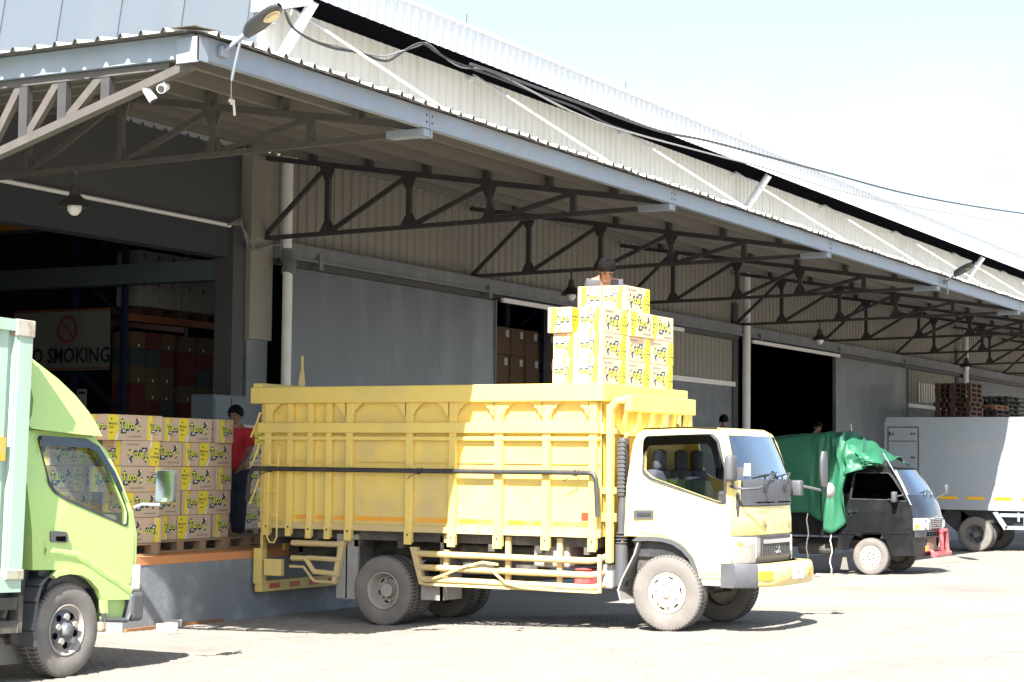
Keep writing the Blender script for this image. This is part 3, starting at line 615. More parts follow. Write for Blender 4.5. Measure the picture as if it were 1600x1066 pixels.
# ================================================================== VEHICLES
_wc = {}
def wheel(parent, center, R, w, style, rz=0.0, name='wheel', steer=0.0):
    """axis along local x, outer face towards -x; rz turns it"""
    key = (R, w, style)
    e_ = sub(name, parent, Vector(center), (0, 0, rz+steer))
    if key in _wc:
        for ch in _wc[key]: c = ch.copy(); COL.objects.link(c); c.parent = e_
        return e_
    rr = R*.535 if style != 'van' else R*.57
    dr = R-rr; b = MB()
    half = [(-.36, rr), (-.44, rr+.05*dr), (-.50, rr+.3*dr), (-.505, rr+.55*dr), (-.475, rr+.8*dr), (-.43, R*.975), (-.36, R*.996)]
    prof = [(a*w, r) for a, r in half]+[(-a*w, r) for a, r in half[::-1]]
    b.lathe(prof, 56, mi=0)
    n = 60 if style != 'van' else 54
    for i in range(n):                        # tread lugs wrapping over both shoulders, and centre blocks
        t = 2*math.pi*i/n; dt = 2*math.pi/n*.33
        for sg in (-1, 1):
            vs = []
            for (x, r) in ((-.455, R*.935), (-.44, R*.968), (-.37, R*1.0), (-.06, R*1.003)):
                for q in (-dt, dt):
                    tt = t+q+(.5*math.pi/n if sg > 0 else 0); vs.append((sg*-x*w*-1, r*math.cos(tt), r*math.sin(tt)))
            lo = [(x_, y_*.965, z_*.965) for x_, y_, z_ in vs]
            m = len(vs); fs = [(2*k, 2*k+1, 2*k+3, 2*k+2) for k in range(3)]+[(2*k, 2*k+2, 2*k+2+m, 2*k+m) for k in range(3)]+[(2*k+1, 2*k+1+m, 2*k+3+m, 2*k+3) for k in range(3)]
            fs += [(0, m, m+1, 1), (m-2, m-1, 2*m-1, 2*m-2)]
            b.add(vs+lo, fs, 1)
    ty = b.build('tyre', [rubber, tread], e_, smooth=35, rel=False)
    b = MB(); W = w
    if style == 'front':
        b.lathe([(-.36*W, rr*1.0), (-.45*W, rr*1.0), (-.46*W, rr*.96), (-.40*W, rr*.90), (-.36*W, rr*.86), (-.42*W, rr*.80), (-.50*W, rr*.62), (-.53*W, rr*.50), (-.50*W, rr*.42), (-.44*W, rr*.36), (-.44*W, rr*.24), (-.56*W, rr*.22), (-.60*W, rr*.17), (-.60*W, 0)], 40)
        for i in range(6):
            t = 2*math.pi*(i+.3)/6; b.tube([(-.50*W, rr*.56*math.cos(t), rr*.56*math.sin(t)), (-.60*W, rr*.56*math.cos(t), rr*.56*math.sin(t))], .02, 6)
        for i in range(6):
            t = 2*math.pi*(i+.8)/6; vs = []
            for q in (-.16, .16): vs += [(-.475*W, rr*.755*math.cos(t+q), rr*.755*math.sin(t+q)), (-.452*W, rr*.83*math.cos(t+q), rr*.83*math.sin(t+q))]
            b.add(vs, [(0, 1, 3, 2)], 1)
        rm = b.build('rim', [rimw, soff], e_, smooth=35, rel=False)
    elif style in ('rear', 'rearb'):
        b.lathe([(-.36*W, rr), (-.47*W, rr*1.0), (-.48*W, rr*.95), (-.42*W, rr*.90), (-.2*W, rr*.86), (.12*W, rr*.82), (.22*W, rr*.74), (.22*W, rr*.45), (.16*W, rr*.40), (-.12*W, rr*.37), (-.16*W, rr*.32), (-.16*W, 0)], 40)
        for i in range(6):
            t = 2*math.pi*(i+.3)/6; b.tube([(.22*W, rr*.57*math.cos(t), rr*.57*math.sin(t)), (.05*W, rr*.57*math.cos(t), rr*.57*math.sin(t))], .02, 6)
            t += .5; vs = []
            for q in (-.2, .2): vs += [(.216*W, rr*.62*math.cos(t+q), rr*.62*math.sin(t+q)), (.216*W, rr*.72*math.cos(t+q), rr*.72*math.sin(t+q))]
            b.add(vs, [(0, 1, 3, 2)], 1)
        rm = b.build('rim', [rimd if style == 'rear' else rimb, soff], e_, smooth=35, rel=False)
    elif style == 'green':
        b.lathe([(-.36*W, rr), (-.46*W, rr*1.02), (-.47*W, rr*.97), (-.40*W, rr*.92), (-.28*W, rr*.86), (-.26*W, rr*.80)], 40, mi=2)
        b.lathe([(-.26*W, rr*.80), (-.30*W, rr*.76), (-.36*W, rr*.60), (-.36*W, rr*.30), (-.52*W, rr*.28), (-.60*W, rr*.24), (-.64*W, rr*.16), (-.64*W, 0)], 32, mi=0)
        for i in range(5):
            t = 2*math.pi*(i+.2)/5; b.tube([(-.34*W, rr*.52*math.cos(t), rr*.52*math.sin(t)), (-.50*W, rr*.52*math.cos(t), rr*.52*math.sin(t))], .028, 6, mi=2)
        for i in range(5):
            t = 2*math.pi*(i+.7)/5; b.tube([(-.352*W, rr*.60*math.cos(t), rr*.60*math.sin(t)), (-.372*W, rr*.60*math.cos(t), rr*.60*math.sin(t))], .03, 12, mi=1)
        rm = b.build('rim', [rimb, soff, rimd], e_, smooth=35, rel=False)
    else:
        b.lathe([(-.36*W, rr), (-.45*W, rr*1.0), (-.45*W, rr*.95), (-.38*W, rr*.90), (-.40*W, rr*.80), (-.44*W, rr*.60), (-.40*W, rr*.45), (-.34*W, rr*.40), (-.36*W, rr*.22), (-.44*W, rr*.18), (-.44*W, 0)], 40)
        for i in range(14):
            t = 2*math.pi*i/14; b.tube([(-.412*W, rr*.77*math.cos(t), rr*.77*math.sin(t)), (-.425*W, rr*.77*math.cos(t), rr*.77*math.sin(t))], .013, 6, mi=1)
        for i in range(5):
            t = 2*math.pi*i/5; b.tube([(-.34*W, rr*.32*math.cos(t), rr*.32*math.sin(t)), (-.42*W, rr*.32*math.cos(t), rr*.32*math.sin(t))], .012, 6, mi=1)
        rm = b.build('rim', [rimw, soff], e_, smooth=35, rel=False)
    _wc[key] = (ty, rm); return e_
class Cab:
    """a along the vehicle (front positive), l across it from the near side, z up"""
    def __init__(s, root, T, W, inset): s.root = root; s.T = T; s.W = W; s.inset = inset
    def pt(s, a, t, z, b=0.0, p=3.0):
        hw = s.W/2-s.inset(z); return s.T(a+b*(1-abs(t)**p), s.W/2+t*hw, z)
    def skin(s, name, prof, m, t0=-1, t1=1, n=14, th=.0, parent=None, p=3.0, sm=50):
        b = MB(); ts = [t0+(t1-t0)*i/n for i in range(n+1)]
        rows = [[s.pt(a, t, z, bb, p) for t in ts] for a, z, bb in prof]
        b.grid(rows)
        if th: b.grid([[s.pt(a-th, t, z, bb, p) for t in ts] for a, z, bb in prof])
        return b.build(name, m, parent or s.root, smooth=sm)
    def side(s, name, outer, holes, m, far=False, th=.03, off=0.0, parent=None):
        b = MB(); W = s.W
        def to3(u, v, wv):
            l = s.inset(v)-off+wv
            return s.T(u, (W-l) if far else l, v)
        b.plate(outer, holes, to3, th); return b.build(name, m, parent or s.root, smooth=None)
def rounded(pts, r=.03, k=3):
    out_ = []; n = len(pts)
    for i in range(n):
        p0 = Vector((*pts[i-1], 0)); p1 = Vector((*pts[i], 0)); p2 = Vector((*pts[(i+1) % n], 0))
        a = min(r, (p0-p1).length*.45); c = min(r, (p2-p1).length*.45)
        q0 = p1+(p0-p1).normalized()*a; q1 = p1+(p2-p1).normalized()*c
        for j in range(k+1):
            t = j/k; q = q0*(1-t)**2+p1*2*t*(1-t)+q1*t*t; out_.append((q.x, q.y))
    return out_
def grow(pts, d):
    cx = sum(p[0] for p in pts)/len(pts); cy = sum(p[1] for p in pts)/len(pts)
    return [(x+(d if x > cx else -d), y+(d if y > cy else -d)) for x, y in pts]
# ------------------------------------------------------------------ yellow truck, tail to the dock
YX = 18.5
YT = thing('yellow_truck', 'yellow flatbed truck with high slatted steel sides, cartons piled at the front of its bed', 'truck', (YX, 8.29, 0))
yz = lambda px, py, X=YX: (lambda p: (p.y, p.z))(oX(px, py, X))
BW = 2.15                                        # bed width
X1 = YX+BW
R_ = .405
wheel(YT, (0.115+.04, 0, R_), R_, .215, 'front')
wheel(YT, (0.115+1.52, 0, R_), R_, .215, 'front', math.pi)
ry = 11.86-8.29; rzz = gz(11.86)+R_
wheel(YT, (0.14, ry, rzz), R_, .215, 'rear'); wheel(YT, (0.14+.26, ry, rzz), R_, .215, 'rear')
wheel(YT, (1.80, ry, rzz), R_, .215, 'rear', math.pi); wheel(YT, (1.54, ry, rzz), R_, .215, 'rear', math.pi)
b = MB()
for x in (YX+.62, YX+1.42): b.box(x, x+.07, 7.5, 13.6, .62, .84)
for y in (7.9, 9.2, 10.4, 12.6, 13.4): b.box(YX+.62, YX+1.49, y, y+.06, .66, .80)
b.box(YX+.3, YX+1.75, 8.24, 8.34, .34, .46); b.tube([(YX+.4, 11.86, .29), (YX+1.7, 11.86, .29)], .07, 10); b.lathe([(-.2, .08), (-.12, .17), (.12, .17), (.2, .08)], 14, (YX+1.0, 11.86, .29), 'x')
b.tube([(YX+1.0, 9.3, .55), (YX+1.0, 11.7, .35)], .05, 8); b.box(YX+.7, YX+1.4, 8.0, 9.4, .42, .95)
b.build('chassis', chass, YT)
b = MB(); b.box(YX+.1, X1-.1, 9.1, 13.62, .86, .97); 
for k in range(8): b.box(YX+.06, X1-.06, 9.2+k*.6, 9.28+k*.6, .78, .86)
b.build('bed_frame', chass, YT)
# near side of the bed
zr0, zr1, zb = 2.455, 2.65, .98
YB0, YB1 = 9.06, 13.62
def bed_side(xo, sg):
    b = MB(); b.box(min(xo+sg*.03, xo+sg*.07), max(xo+sg*.03, xo+sg*.07), YB0, YB1, zb, zr1-.02)
    panel = b.build('side_panel', bedp, YT)
    b = MB(); b.bbox(*sorted((xo-sg*.075, xo+sg*.06)), YB0-.02, YB1+.10, zr0, zr1, .012); b.build('top_rail', yel, YT)
    b = MB(); b.bbox(*sorted((xo-sg*.055, xo+sg*.028)), YB0, YB1, 2.105, 2.225, .008); b.build('middle_rail', yel, YT)
    b = MB(); b.bbox(*sorted((xo-sg*.035, xo+sg*.028)), YB0, YB1, 2.02, 2.065, .008); b.build('lower_rail', yel, YT)
    b = MB(); b.box(*sorted((xo+sg*.012, xo+sg*.028)), YB0, YB1, 1.765, 1.775); b.build('seam_strip', yel, YT)
    return panel
bed_side(YX, 1); bed_side(X1, -1)
posts = [(413.5, 424, .90), (449, 457, .90), (480.5, 488.5, .88), (509.5, 518, .88), (541, 551, .87), (634.5, 645, .85), (702, 713, .84), (773, 786, .84), (848, 860, .84), (921, 933, .84)]
for i, (a, c, zz) in enumerate(posts):
    y1 = oX(a, 780, YX).y; y0 = oX(c, 780, YX).y
    for xo, sg in ((YX, 1), (X1, -1)):
        b = MB(); xa, xb = sorted((xo-sg*.03, xo+sg*.028)); b.bbox(xa, xb, y0, y1, zz, zr0, .006)
        b.box(xa-.004, xa+.01, y0-.004, y1+.004, zz-.02, zz+.12)
        o = b.build('side_post', yel, YT)
        bo = MB(); bo.tube([(xa-.004, (y0+y1)/2, zz+.09), (xa-.016, (y0+y1)/2, zz+.09)], .012, 6); bo.build('bolt', steelb, o)
# ornamental brackets under the rail in the wide bays
bays = [(424, 541), (551, 634.5), (645, 702), (713, 773), (786, 848), (860, 921)]
for a, c in bays:
    yl = oX(a, 640, YX).y; yr = oX(c, 640, YX).y
    for y, sg in ((yl, -1), (yr, 1)):
        b = MB(); prof = [(0, 0), (.145, 0), (.135, -.025), (.10, -.035), (.085, -.065), (.05, -.085), (.04, -.12), (.015, -.15), (0, -.16)]
        b.plate([(y+sg*u, zr0+v) for u, v in prof], [], lambda u, v, wv: (YX-.028+wv, u, v), .014); b.build('corner_bracket', yel, YT)
# reflective orange stripe pieces between the posts
st = [413.5]+[q for a, c, _ in posts for q in (a, c)]+[938]
for i in range(2, len(posts)):
    y1 = oX(posts[i-1][1], 811, YX).y-.02; y0 = oX(posts[i][0], 811, YX).y+.02
    b = MB(); b.box(YX+.026, YX+.032, y0, y1, 1.085, 1.135); b.build('reflective_stripe', stripeo, YT)
b = MB(); b.box(YX+.018, YX+.028, oX(921, 806, YX).y+.02, oX(907, 806, YX).y, 1.16, 1.24); b.build('side_reflector', lens_r, YT)
b = MB(); b.box(YX-.005, YX+.026, YB0, YB1, zb-.01, zb+.06); b.build('bed_sill', yeld, YT)
# front and rear of bed, deck
b = MB(); b.box(YX+.05, X1-.05, YB0, YB0+.05, zb, zr1-.1); 
for k in range(6): x = YX+.15+k*.37; b.box(x, x+.07, YB0-.05, YB0, zb-.1, zr0)
b.bbox(YX-.07, X1+.07, YB0-.07, YB0+.06, zr0, zr1, .01); b.box(YX, X1, YB0-.045, YB0-.0, 2.10, 2.22); b.build('headboard', yel, YT)
b = MB(); b.box(YX+.05, X1-.05, YB1-.05, YB1, zb, zr1-.1); b.bbox(YX-.05, X1+.05, YB1-.04, YB1+.08, zr1-.02, zr1+.05, .01)
for k in range(5): x = YX+.1+k*.45; b.box(x, x+.08, YB1, YB1+.04, zb-.3, zr0)
b.build('tailboard', yel, YT)
b = MB(); b.box(YX+.075, X1-.075, YB0+.055, 10.9, 2.56, 2.652); b.build('load_deck', wood, YT)
b = MB(); b.box(YX+.075, X1-.075, YB0+.055, YB1-.055, .972, .995); b.build('bed_floor', wood, YT)
b = MB(); y = oX(488, 590, YX+.2).y; b.plate([(-.035, 0), (.035, 0), (.045, .05), (.02, .19), (-.02, .19), (-.04, .05)], [], lambda u, v, wv: (YX-.02+wv, y+u, zr1+v), .02)
b.box(YX-.02, YX, y-.012, y+.012, zr1+.18, zr1+.37); b.build('rope_post', yeld, YT)
# guard frame over the cab
GF = 8.76
b = MB(); b.bbox(YX+.02, YX+.10, 8.93, 9.0, .70, 2.42, .01); b.bbox(X1-.42, X1-.32, 8.76, 8.84, 2.0, 2.42, .01)
b.tube([(YX+.06, 8.96, 2.38), (YX+.07, 8.90, 2.46), (YX+.12, 8.82, 2.47)], .045, 8)
b.bbox(YX+.1, X1-.27, GF-.02, GF+.06, 2.345, 2.53, .012)
b.box(YX+.05, YX+.09, 8.9, 9.06, 2.10, 2.16); b.box(YX+.05, YX+.09, 8.9, 9.06, 1.45, 1.52); b.box(YX+.05, YX+.09, 8.9, 9.06, 1.15, 1.24)
b.box(X1-.40, X1-.33, 8.8, 9.06, 2.36, 2.46); b.build('guard_frame', yel, YT)
for k in range(5):
    x = YX+.35+k*.33
    b = MB(); b.plate([(x, 2.36), (x+.07, 2.36), (x-.02, 2.10), (x-.08, 2.10)], [], lambda u, v, wv: (u, GF+.01+wv, v), .03); b.box(x-.26, x-.02, GF+.0, GF+.05, 2.08, 2.12); b.build('guard_bracket', yel, YT)
# black pipe strapped along the side
b = MB(); xp = YX-.075; P = [(xp, 13.68, 1.675), (xp, 11.4, 1.672), (xp, 9.16, 1.675), (xp, 9.10, 1.66), (xp, 9.07, 1.60), (xp, 9.05, 1.20)]
b.tube(P, .028, 10); b.tube([(xp, 13.66, 1.66), (xp, 13.71, 1.6), (xp, 13.74, 1.28)], .028, 8)
pp = b.build('strapped_pipe', blackp, YT, smooth=50)
for px in (660, 905, 428):
    b = MB(); y = oX(px, 735, YX).y; b.tube([(xp-.03, y, 1.71), (xp-.032, y+.01, 1.64), (xp+.05, y+.015, 1.64), (xp+.05, y, 1.71)], .008, 5); b.tube([(xp-.03, y, 1.65), (xp-.05, y+.07, 1.62), (xp-.04, y+.13, 1.58)], .006, 4); b.build('strap', cable, pp)
# ladder at the tail
b = MB(); ya = oX(424.5, 750, YX).y; yb_ = oX(439, 750, YX).y; xl = YX-.07
b.tube([(xl+.05, ya, 1.95), (xl, ya-.01, 1.9), (xl, ya, .86), (xl, (ya+yb_)/2+.03, .80), (xl, (ya+yb_)/2-.03, .80), (xl, yb_, .86), (xl, yb_-.01, 1.9), (xl+.05, yb_, 1.95)], .011, 6)
for z in (1.12, 1.41, 1.72): b.tube([(xl, ya, z), (xl, yb_, z)], .010, 6)
b.build('ladder', yel, YT)
b = MB()
for z0 in (2.35, 1.98, 1.55): b.tube([(YX+.02, YB1+.02, z0), (YX, YB1+.04, z0-.1), (YX-.02, YB1+.12, z0-.3)], .014, 6)
for z0 in (2.34, 1.98): b.tube([(YX-.02, YB1-.02, z0), (YX-.02, YB1-.30, z0)], .008, 5)
b.build('tail_latch', yel, YT)
# side guards
xg = YX+.02
def zl(py, px): return oX(px, py, YX).z
yA = oX(648, 880, YX).y; yB = oX(938, 880, YX).y
for k, z in enumerate((.73, .575, .44)):
    b = MB(); ys = yA-.02-.03*k
    b.tube([(xg+.0, ys, z), (xg, yB+.14, z-.012), (xg+.02, yB+.05, z-.0), (xg+.10, yB+.0, z+.03), (xg+.22, yB-.01, z+.04)], .036, 10); b.build('guard_tube', yeld, YT, smooth=50)
b = MB(); b.box(xg-.02, xg+.03, yB+.0, yA-.12, .37, .40); b.box(xg-.03, xg+.0, yB-.01, yB+.03, .38, .79)
b.plate([(yA+.07, .80), (yA-.02, .80), (yA-.12, .38), (yA-.06, .38)], [], lambda u, v, wv: (xg-.02+wv, u, v), .07)
for y in (11.0, 10.2, 9.55): b.box(xg+.04, xg+.08, y, y+.06, .38, .95)
b.build('side_guard', yeld, YT)
yA2 = oX(455, 860, YX).y; yB2 = oX(536, 860, YX).y
b = MB(); b.tube([(xg, yA2, .80), (xg, yB2, .80)], .035, 10); b.tube([(xg, yA2, .62), (xg, yA2-.2, .62), (xg, yA2-.32, .47), (xg, yB2+.06, .45)], .035, 10); b.tube([(xg, yA2-.22, .63), (xg, yB2+.03, .62)], .03, 8)
b.plate([(yB2+.05, .84), (yB2-.02, .84), (yB2+.1, .36), (yB2+.16, .36)], [], lambda u, v, wv: (xg-.02+wv, u, v), .06); b.tube([(xg, yA2+.03, .52), (xg, yA2-.17, .52), (xg, yA2-.32, .36), (xg, yB2+.1, .35)], .018, 6)
b.build('side_guard', yeld, YT)
# mudguards, tank, tools under the bed
b = MB(); y0 = oX(562, 880, YX+.1).y; y1 = oX(529, 880, YX+.1).y; b.box(YX+.06, YX+.62, (y0+y1)/2, (y0+y1)/2+.02, .16, .92); b.box(YX+.06, YX+.10, y0, y1, .17, .92); b.build('mudguard', lgrey, YT)
b = MB(); y0 = oX(697, 890, YX+.15).y; b.box(YX+.10, YX+.55, y0+.02, y0+.05, .20, .93); b.box(YX+.10, YX+.12, y0+.02, y0+.3, .20, .42); b.build('mudguard', lgrey, YT)
b = MB(); b.bbox(YX+.14, YX+.55, 9.5, 9.95, .62, .90, .03); b.build('tool_box', lgrey, YT)
b = MB(); b.bbox(YX+.16, YX+.5, 9.1, 9.45, .42, .62, .02); b.build('jack', redp, YT)
b = MB(); b.bbox(YX+.3, YX+.65, 9.98, 11.0, .50, .84, .03); b.build('fuel_tank', chass, YT)
b = MB()
for k in range(9): y = 9.12+.05*k; b.tube([(YX+.12, y, .40+.02*math.sin(k*2)), (YX+.12, y+.025, .43), (YX+.12, y+.05, .40)], .012, 5)
b.build('chain', chrome, YT)
b = MB()
for ps in ([(11.25, .42), (11.0, .50), (10.75, .60), (10.5, .66), (10.3, .64)], [(10.35, .55), (10.2, .44), (10.0, .40), (9.6, .385)]): b.tube([(xg-.05, y, z) for y, z in ps], .016, 5)
b.build('rope', yeld, YT)
b = MB(); b.box(YX+.02, X1-.02, YB1-.05, YB1+.05, .20, .33); b.box(YX-.0, YX+.10, YB1-.06, YB1+.06, .30, .72); b.bbox(YX-.02, YX+.06, YB1-.35, YB1-.1, .40, .60, .01); b.build('rear_bumper', yel, YT)
for k in range(4):
    b = MB(); x = YX+.18+k*.42; b.box(x, x+.2, YB1-.058, YB1-.052, .235, .295); b.build('red_reflector', lens_r, YT)
# air intake stack behind the cab
b = MB(); x = YX+.22; b.bbox(x-.07, x+.07, 8.84, 8.93, 1.42, 2.06, .02)
for k in range(13): b.box(x-.078, x-.06, 8.83, 8.92, 1.47+k*.045, 1.49+k*.045)
b.tube([(x, 8.88, 1.45), (x, 8.90, 1.15), (x, 8.90, 1.02)], .055, 10)
for k in range(4): b.lathe([(-.012, .055), (0, .075), (.012, .055)], 12, (x, 8.90, 1.02-.035*k), 'z')
b.tube([(x, 8.90, .90), (x, 8.90, .45)], .075, 12); b.build('air_intake', greyp, YT, smooth=40)
b = MB(); b.bbox(YX+.1, YX+.3, 8.95, 9.15, .42, .68, .02); b.build('battery_box', lgrey, YT)
# ---- cab
CX = 18.6; Y0c = 8.29
cT = lambda a, l, z: (CX+l, Y0c-a, z)
yins = lambda z: .0 if z < 1.55 else .15*(z-1.55)/.55
YC = Cab(YT, cT, 1.74, yins)
az = lambda l: [(Y0c-p.y, p.z) for p in (oX(px, py, CX) for px, py in l)]
outer = az([(975.5, 837.5), (979, 760), (982, 694), (986, 678), (995, 671.5), (1060, 669), (1110, 671), (1122, 675), (1129, 690), (1144, 751), (1142.5, 800), (1142, 904), (1088.5, 903.5), (1085, 890), (1078, 873), (1066.6, 859.5), (1051, 849), (1034.5, 844), (1012, 842), (1000, 843), (997, 838)])
win = rounded(az([(1001, 690), (1006, 684.5), (1102, 681), (1113, 692), (1130, 735), (1131.5, 784), (1122, 784), (1018, 746.5), (1005, 736)]), .03)
for far in (False, True):
    YC.side('side_panel', outer, [win], cream, far, .04)
dr_o = rounded(az([(995, 752), (993, 690), (1001, 679), (1104, 676), (1118, 690), (1138, 742), (1137.5, 897), (1094, 897), (1086, 875), (1068, 852), (1040, 838), (1000, 832)]), .02)
dr = YC.side('door', dr_o, [grow(win, .004)], cream, False, .012, off=.007)
b = MB(); hh = az([(991, 797), (1022, 797), (1022, 811), (991, 811)]); b.plate(rounded(hh, .02), [], lambda u, v, wv: cT(u, -.022+wv, v), .02); q_ = az([(997, 801), (1018, 801), (1018, 806), (997, 806)]); b.plate(q_, [], lambda u, v, wv: cT(u, -.032+wv, v), .012, 1); b.build('handle', [greyp, blackp], dr)
fr_o = grow(win, .028); YC.side('window_frame', rounded(fr_o, .03), [win], blackp, False, .006, off=.012, parent=dr)
vis = az([(1000, 690), (1004, 682), (1060, 679.5), (1103, 679), (1115, 690), (1126, 731), (1118, 731), (1108, 702), (1100, 693.5), (1010, 696), (1006, 705), (1001, 708)])
YC.side('rain_visor', rounded(vis, .01), [], gvis, False, .005, off=.045, parent=dr)
gl = az([(1020, 746.5), (1027, 745), (1088, 745), (1108, 752), (1116, 768), (1120, 783)]); YC.side('window_glass', gl, [], gclear, False, .004, off=-.012, parent=dr)
gl = [p for p in win]; YC.side('window_glass', gl, [], gclear, True, .004, off=-.012)
# skins across the cab (a, z, bulge)
aw = az([(1122, 675), (1144, 751), (1142, 792), (1142, 836), (1142, 876), (1142, 904)])
(a0, z0), (a1, z1), (a2, z2), (a3, z3), (a4, z4), (a5, z5) = aw
rf = az([(982, 694), (986, 678), (995, 671.5), (1060, 669), (1110, 671), (1122, 675)])
YC.skin('roof', [(a, z+(.02 if 1 < i < 5 else 0), (0.0 if i < 4 else .06)) for i, (a, z) in enumerate(rf)]+[(rf[-1][0]+.02, rf[-1][1]-.03, .07)], cream, p=4)
YC.skin('back_wall', [(a, z, 0) for a, z in az([(982, 694), (979, 760), (975.5, 837.5)])], yel)
ws0 = (a0+.02, z0-.03, .07); ws1 = (a1, z1, .13)
YC.skin('pillar', [ws0, ws1], cream, -1, -.93, 2); YC.skin('pillar', [ws0, ws1], cream, .93, 1, 2)
wsh = YC.skin('windscreen', [ws0, ((a0+a1)/2+.01, (z0+z1)/2, .105), ws1], gwind, -.93, .93, 14)
YC.skin('cowl', [(a1+.005, z1+.012, .14), (a1+.015, z1-.05, .15), (a2+.008, z2+.10, .155), (a2+.008, z2+.01, .16)], greyp, -.86, .93)
YC.skin('front_corner', [(a1, z1, .13), (a2, z2, .15)], cream, -1, -.86, 3); YC.skin('front_corner', [(a1, z1, .13), (a2, z2, .15)], cream, .93, 1, 3)
YC.skin('front_panel', [(a2, z2, .15), ((a2+a3)/2+.01, (z2+z3)/2, .17), (a3+.008, z3, .175), (a3, z3-.01, .17)], cream)
fl = YC.skin('lower_front', [(a3-.005, z3-.01, .17), (a4, z4+.1, .175), (a4, z4, .17), (a4-.02, z4-.04, .15)], lgrey)
YC.skin('front_valance', [(a4-.03, z4-.04, .13), (a5-.03, z5, .13)], blackp)
def onf(t, z, off=.006): # a point on the front face
    f = (z2-z)/(z2-z4); bb = .15+.025*min(1, max(0, f*2)); return YC.pt(a3+off, t, z, bb)
def fpatch(name, t0, t1, za, zb_, m, off=.006, th=.012, n=6, parent=None):
    b = MB(); ts = [t0+(t1-t0)*i/n for i in range(n+1)]
    b.grid([[onf(t, z, off) for t in ts] for z in (za, zb_)]); b.grid([[onf(t, z, off) for t in ts] for z in (za, za)] ) if False else None
    for z in (za, zb_): b.grid([[onf(t, z, off) for t in ts], [onf(t, z, off-th) for t in ts]])
    for t in (t0, t1): b.grid([[onf(t, za, off), onf(t, zb_, off)], [onf(t, za, off-th), onf(t, zb_, off-th)]])
    return b.build(name, m, parent or YT)
for sg in (-1, 1):
    hl = fpatch('headlamp', *(sorted((sg*.995, sg*.60))), z4+.02, z3-.03, lampg, .014)
    fpatch('lamp_lower', *(sorted((sg*.985, sg*.62))), z4-.03, z4+.17, lgrey, .017, parent=hl)
    fpatch('indicator', *(sorted((sg*.93, sg*.84))), z3-.12, z3-.075, lens_o, .018, parent=hl)
gr = fpatch('grille', -.48, .48, z4+.03, z3-.03, blackp, .012)
fpatch('grille_bar', -.46, .46, z4+.165, z4+.21, chrome, .026, parent=gr)
b = MB()
for k in range(17): t = -.46+.92*k/16; b.beam(onf(t, z4+.035, .016), onf(t, z4+.16, .016), .008, .008, (0, 1, 0))
for k in range(5): z = z4+.04+.028*k; b.tube([onf(-.46+.92*i/8, z, .016) for i in range(9)], .004, 4)
b.build('mesh', greyp, gr)
# three-diamond emblem
b = MB(); cx_, cz_ = 0.0, z4+.085
def dia(mb, c, ang, L=.062, wd=.036):
    u = Vector((math.cos(ang), math.sin(ang))); n = Vector((-u.y, u.x)); P = [c, c+u*L/2+n*wd/2, c+u*L, c+u*L/2-n*wd/2]
    f = [onf((p.x)/.87, cz_+p.y, .034) for p in P]+[onf(p.x/.87, cz_+p.y, .020) for p in P]
    mb.add(f, [(0, 1, 2, 3), (4, 7, 6, 5)]+[(i, (i+1) % 4, (i+1) % 4+4, i+4) for i in range(4)])
for an in (90, 210, 330): dia(b, Vector((0, 0)), math.radians(an))
b.build('emblem', chrome, gr)
b = MB()
for i, ch in enumerate('FUSO'):
    add_text(b, ch, .075, .012, lambda u, v, i=i: onf((-.335+.225*i)/.87+u/.87, z3+.075+v, .030), 0, 1.35)
b.build('lettering', blackp, YT)
b = MB(); add_text(b, 'FE', .05, .008, lambda u, v: onf(-.37/.87+u/.87, z3+.245+v, .030), 0, 1.1); b.build('badge', blackp, YT)
b = MB(); add_text(b, 'SHDX', .05, .008, lambda u, v: onf(-.26/.87+u/.87, z3+.245+v, .030), 0, 1.0); b.build('badge', lens_r, YT)
b = MB(); b.grid([[onf(-.62+.5*i/4, z2+.035, .045) for i in range(5)], [onf(-.62+.5*i/4, z2+.050, .045) for i in range(5)]]); b.grid([[onf(.0+.5*i/4, z2+.035, .045) for i in range(5)], [onf(.0+.5*i/4, z2+.050, .045) for i in range(5)]]); b.build('cowl_slot', soff, YT)
# wipers
for t0 in (-.40, .28):
    b = MB(); p = YC.pt(a1+.03, t0, z1-.05, .14); q = YC.pt(a1+.02, t0+.30, z1+.07, .14); b.tube([p, q], .012, 6); b.tube([YC.pt(a1+.025, t0-.15, z1+.05, .13), YC.pt(a1+.02, t0+.45, z1+.085, .13)], .008, 5)
    b.tube([p+Vector((0, 0, 0)), Vector(p)+Vector((0.02, -.02, -.09))] if False else [p, (p[0]+.03, p[1]-.01, p[2]-.08)], .018, 6); b.build('wiper', blackp, YT)
b = MB(); b.grid([[YC.pt(a1+.012, -.84+.14*i/3, z1+.05+.13*j, .128-.016*j) for i in range(4)] for j in (0, 1)]); b.build('paper_sticker', pwhite, wsh)
b = MB()
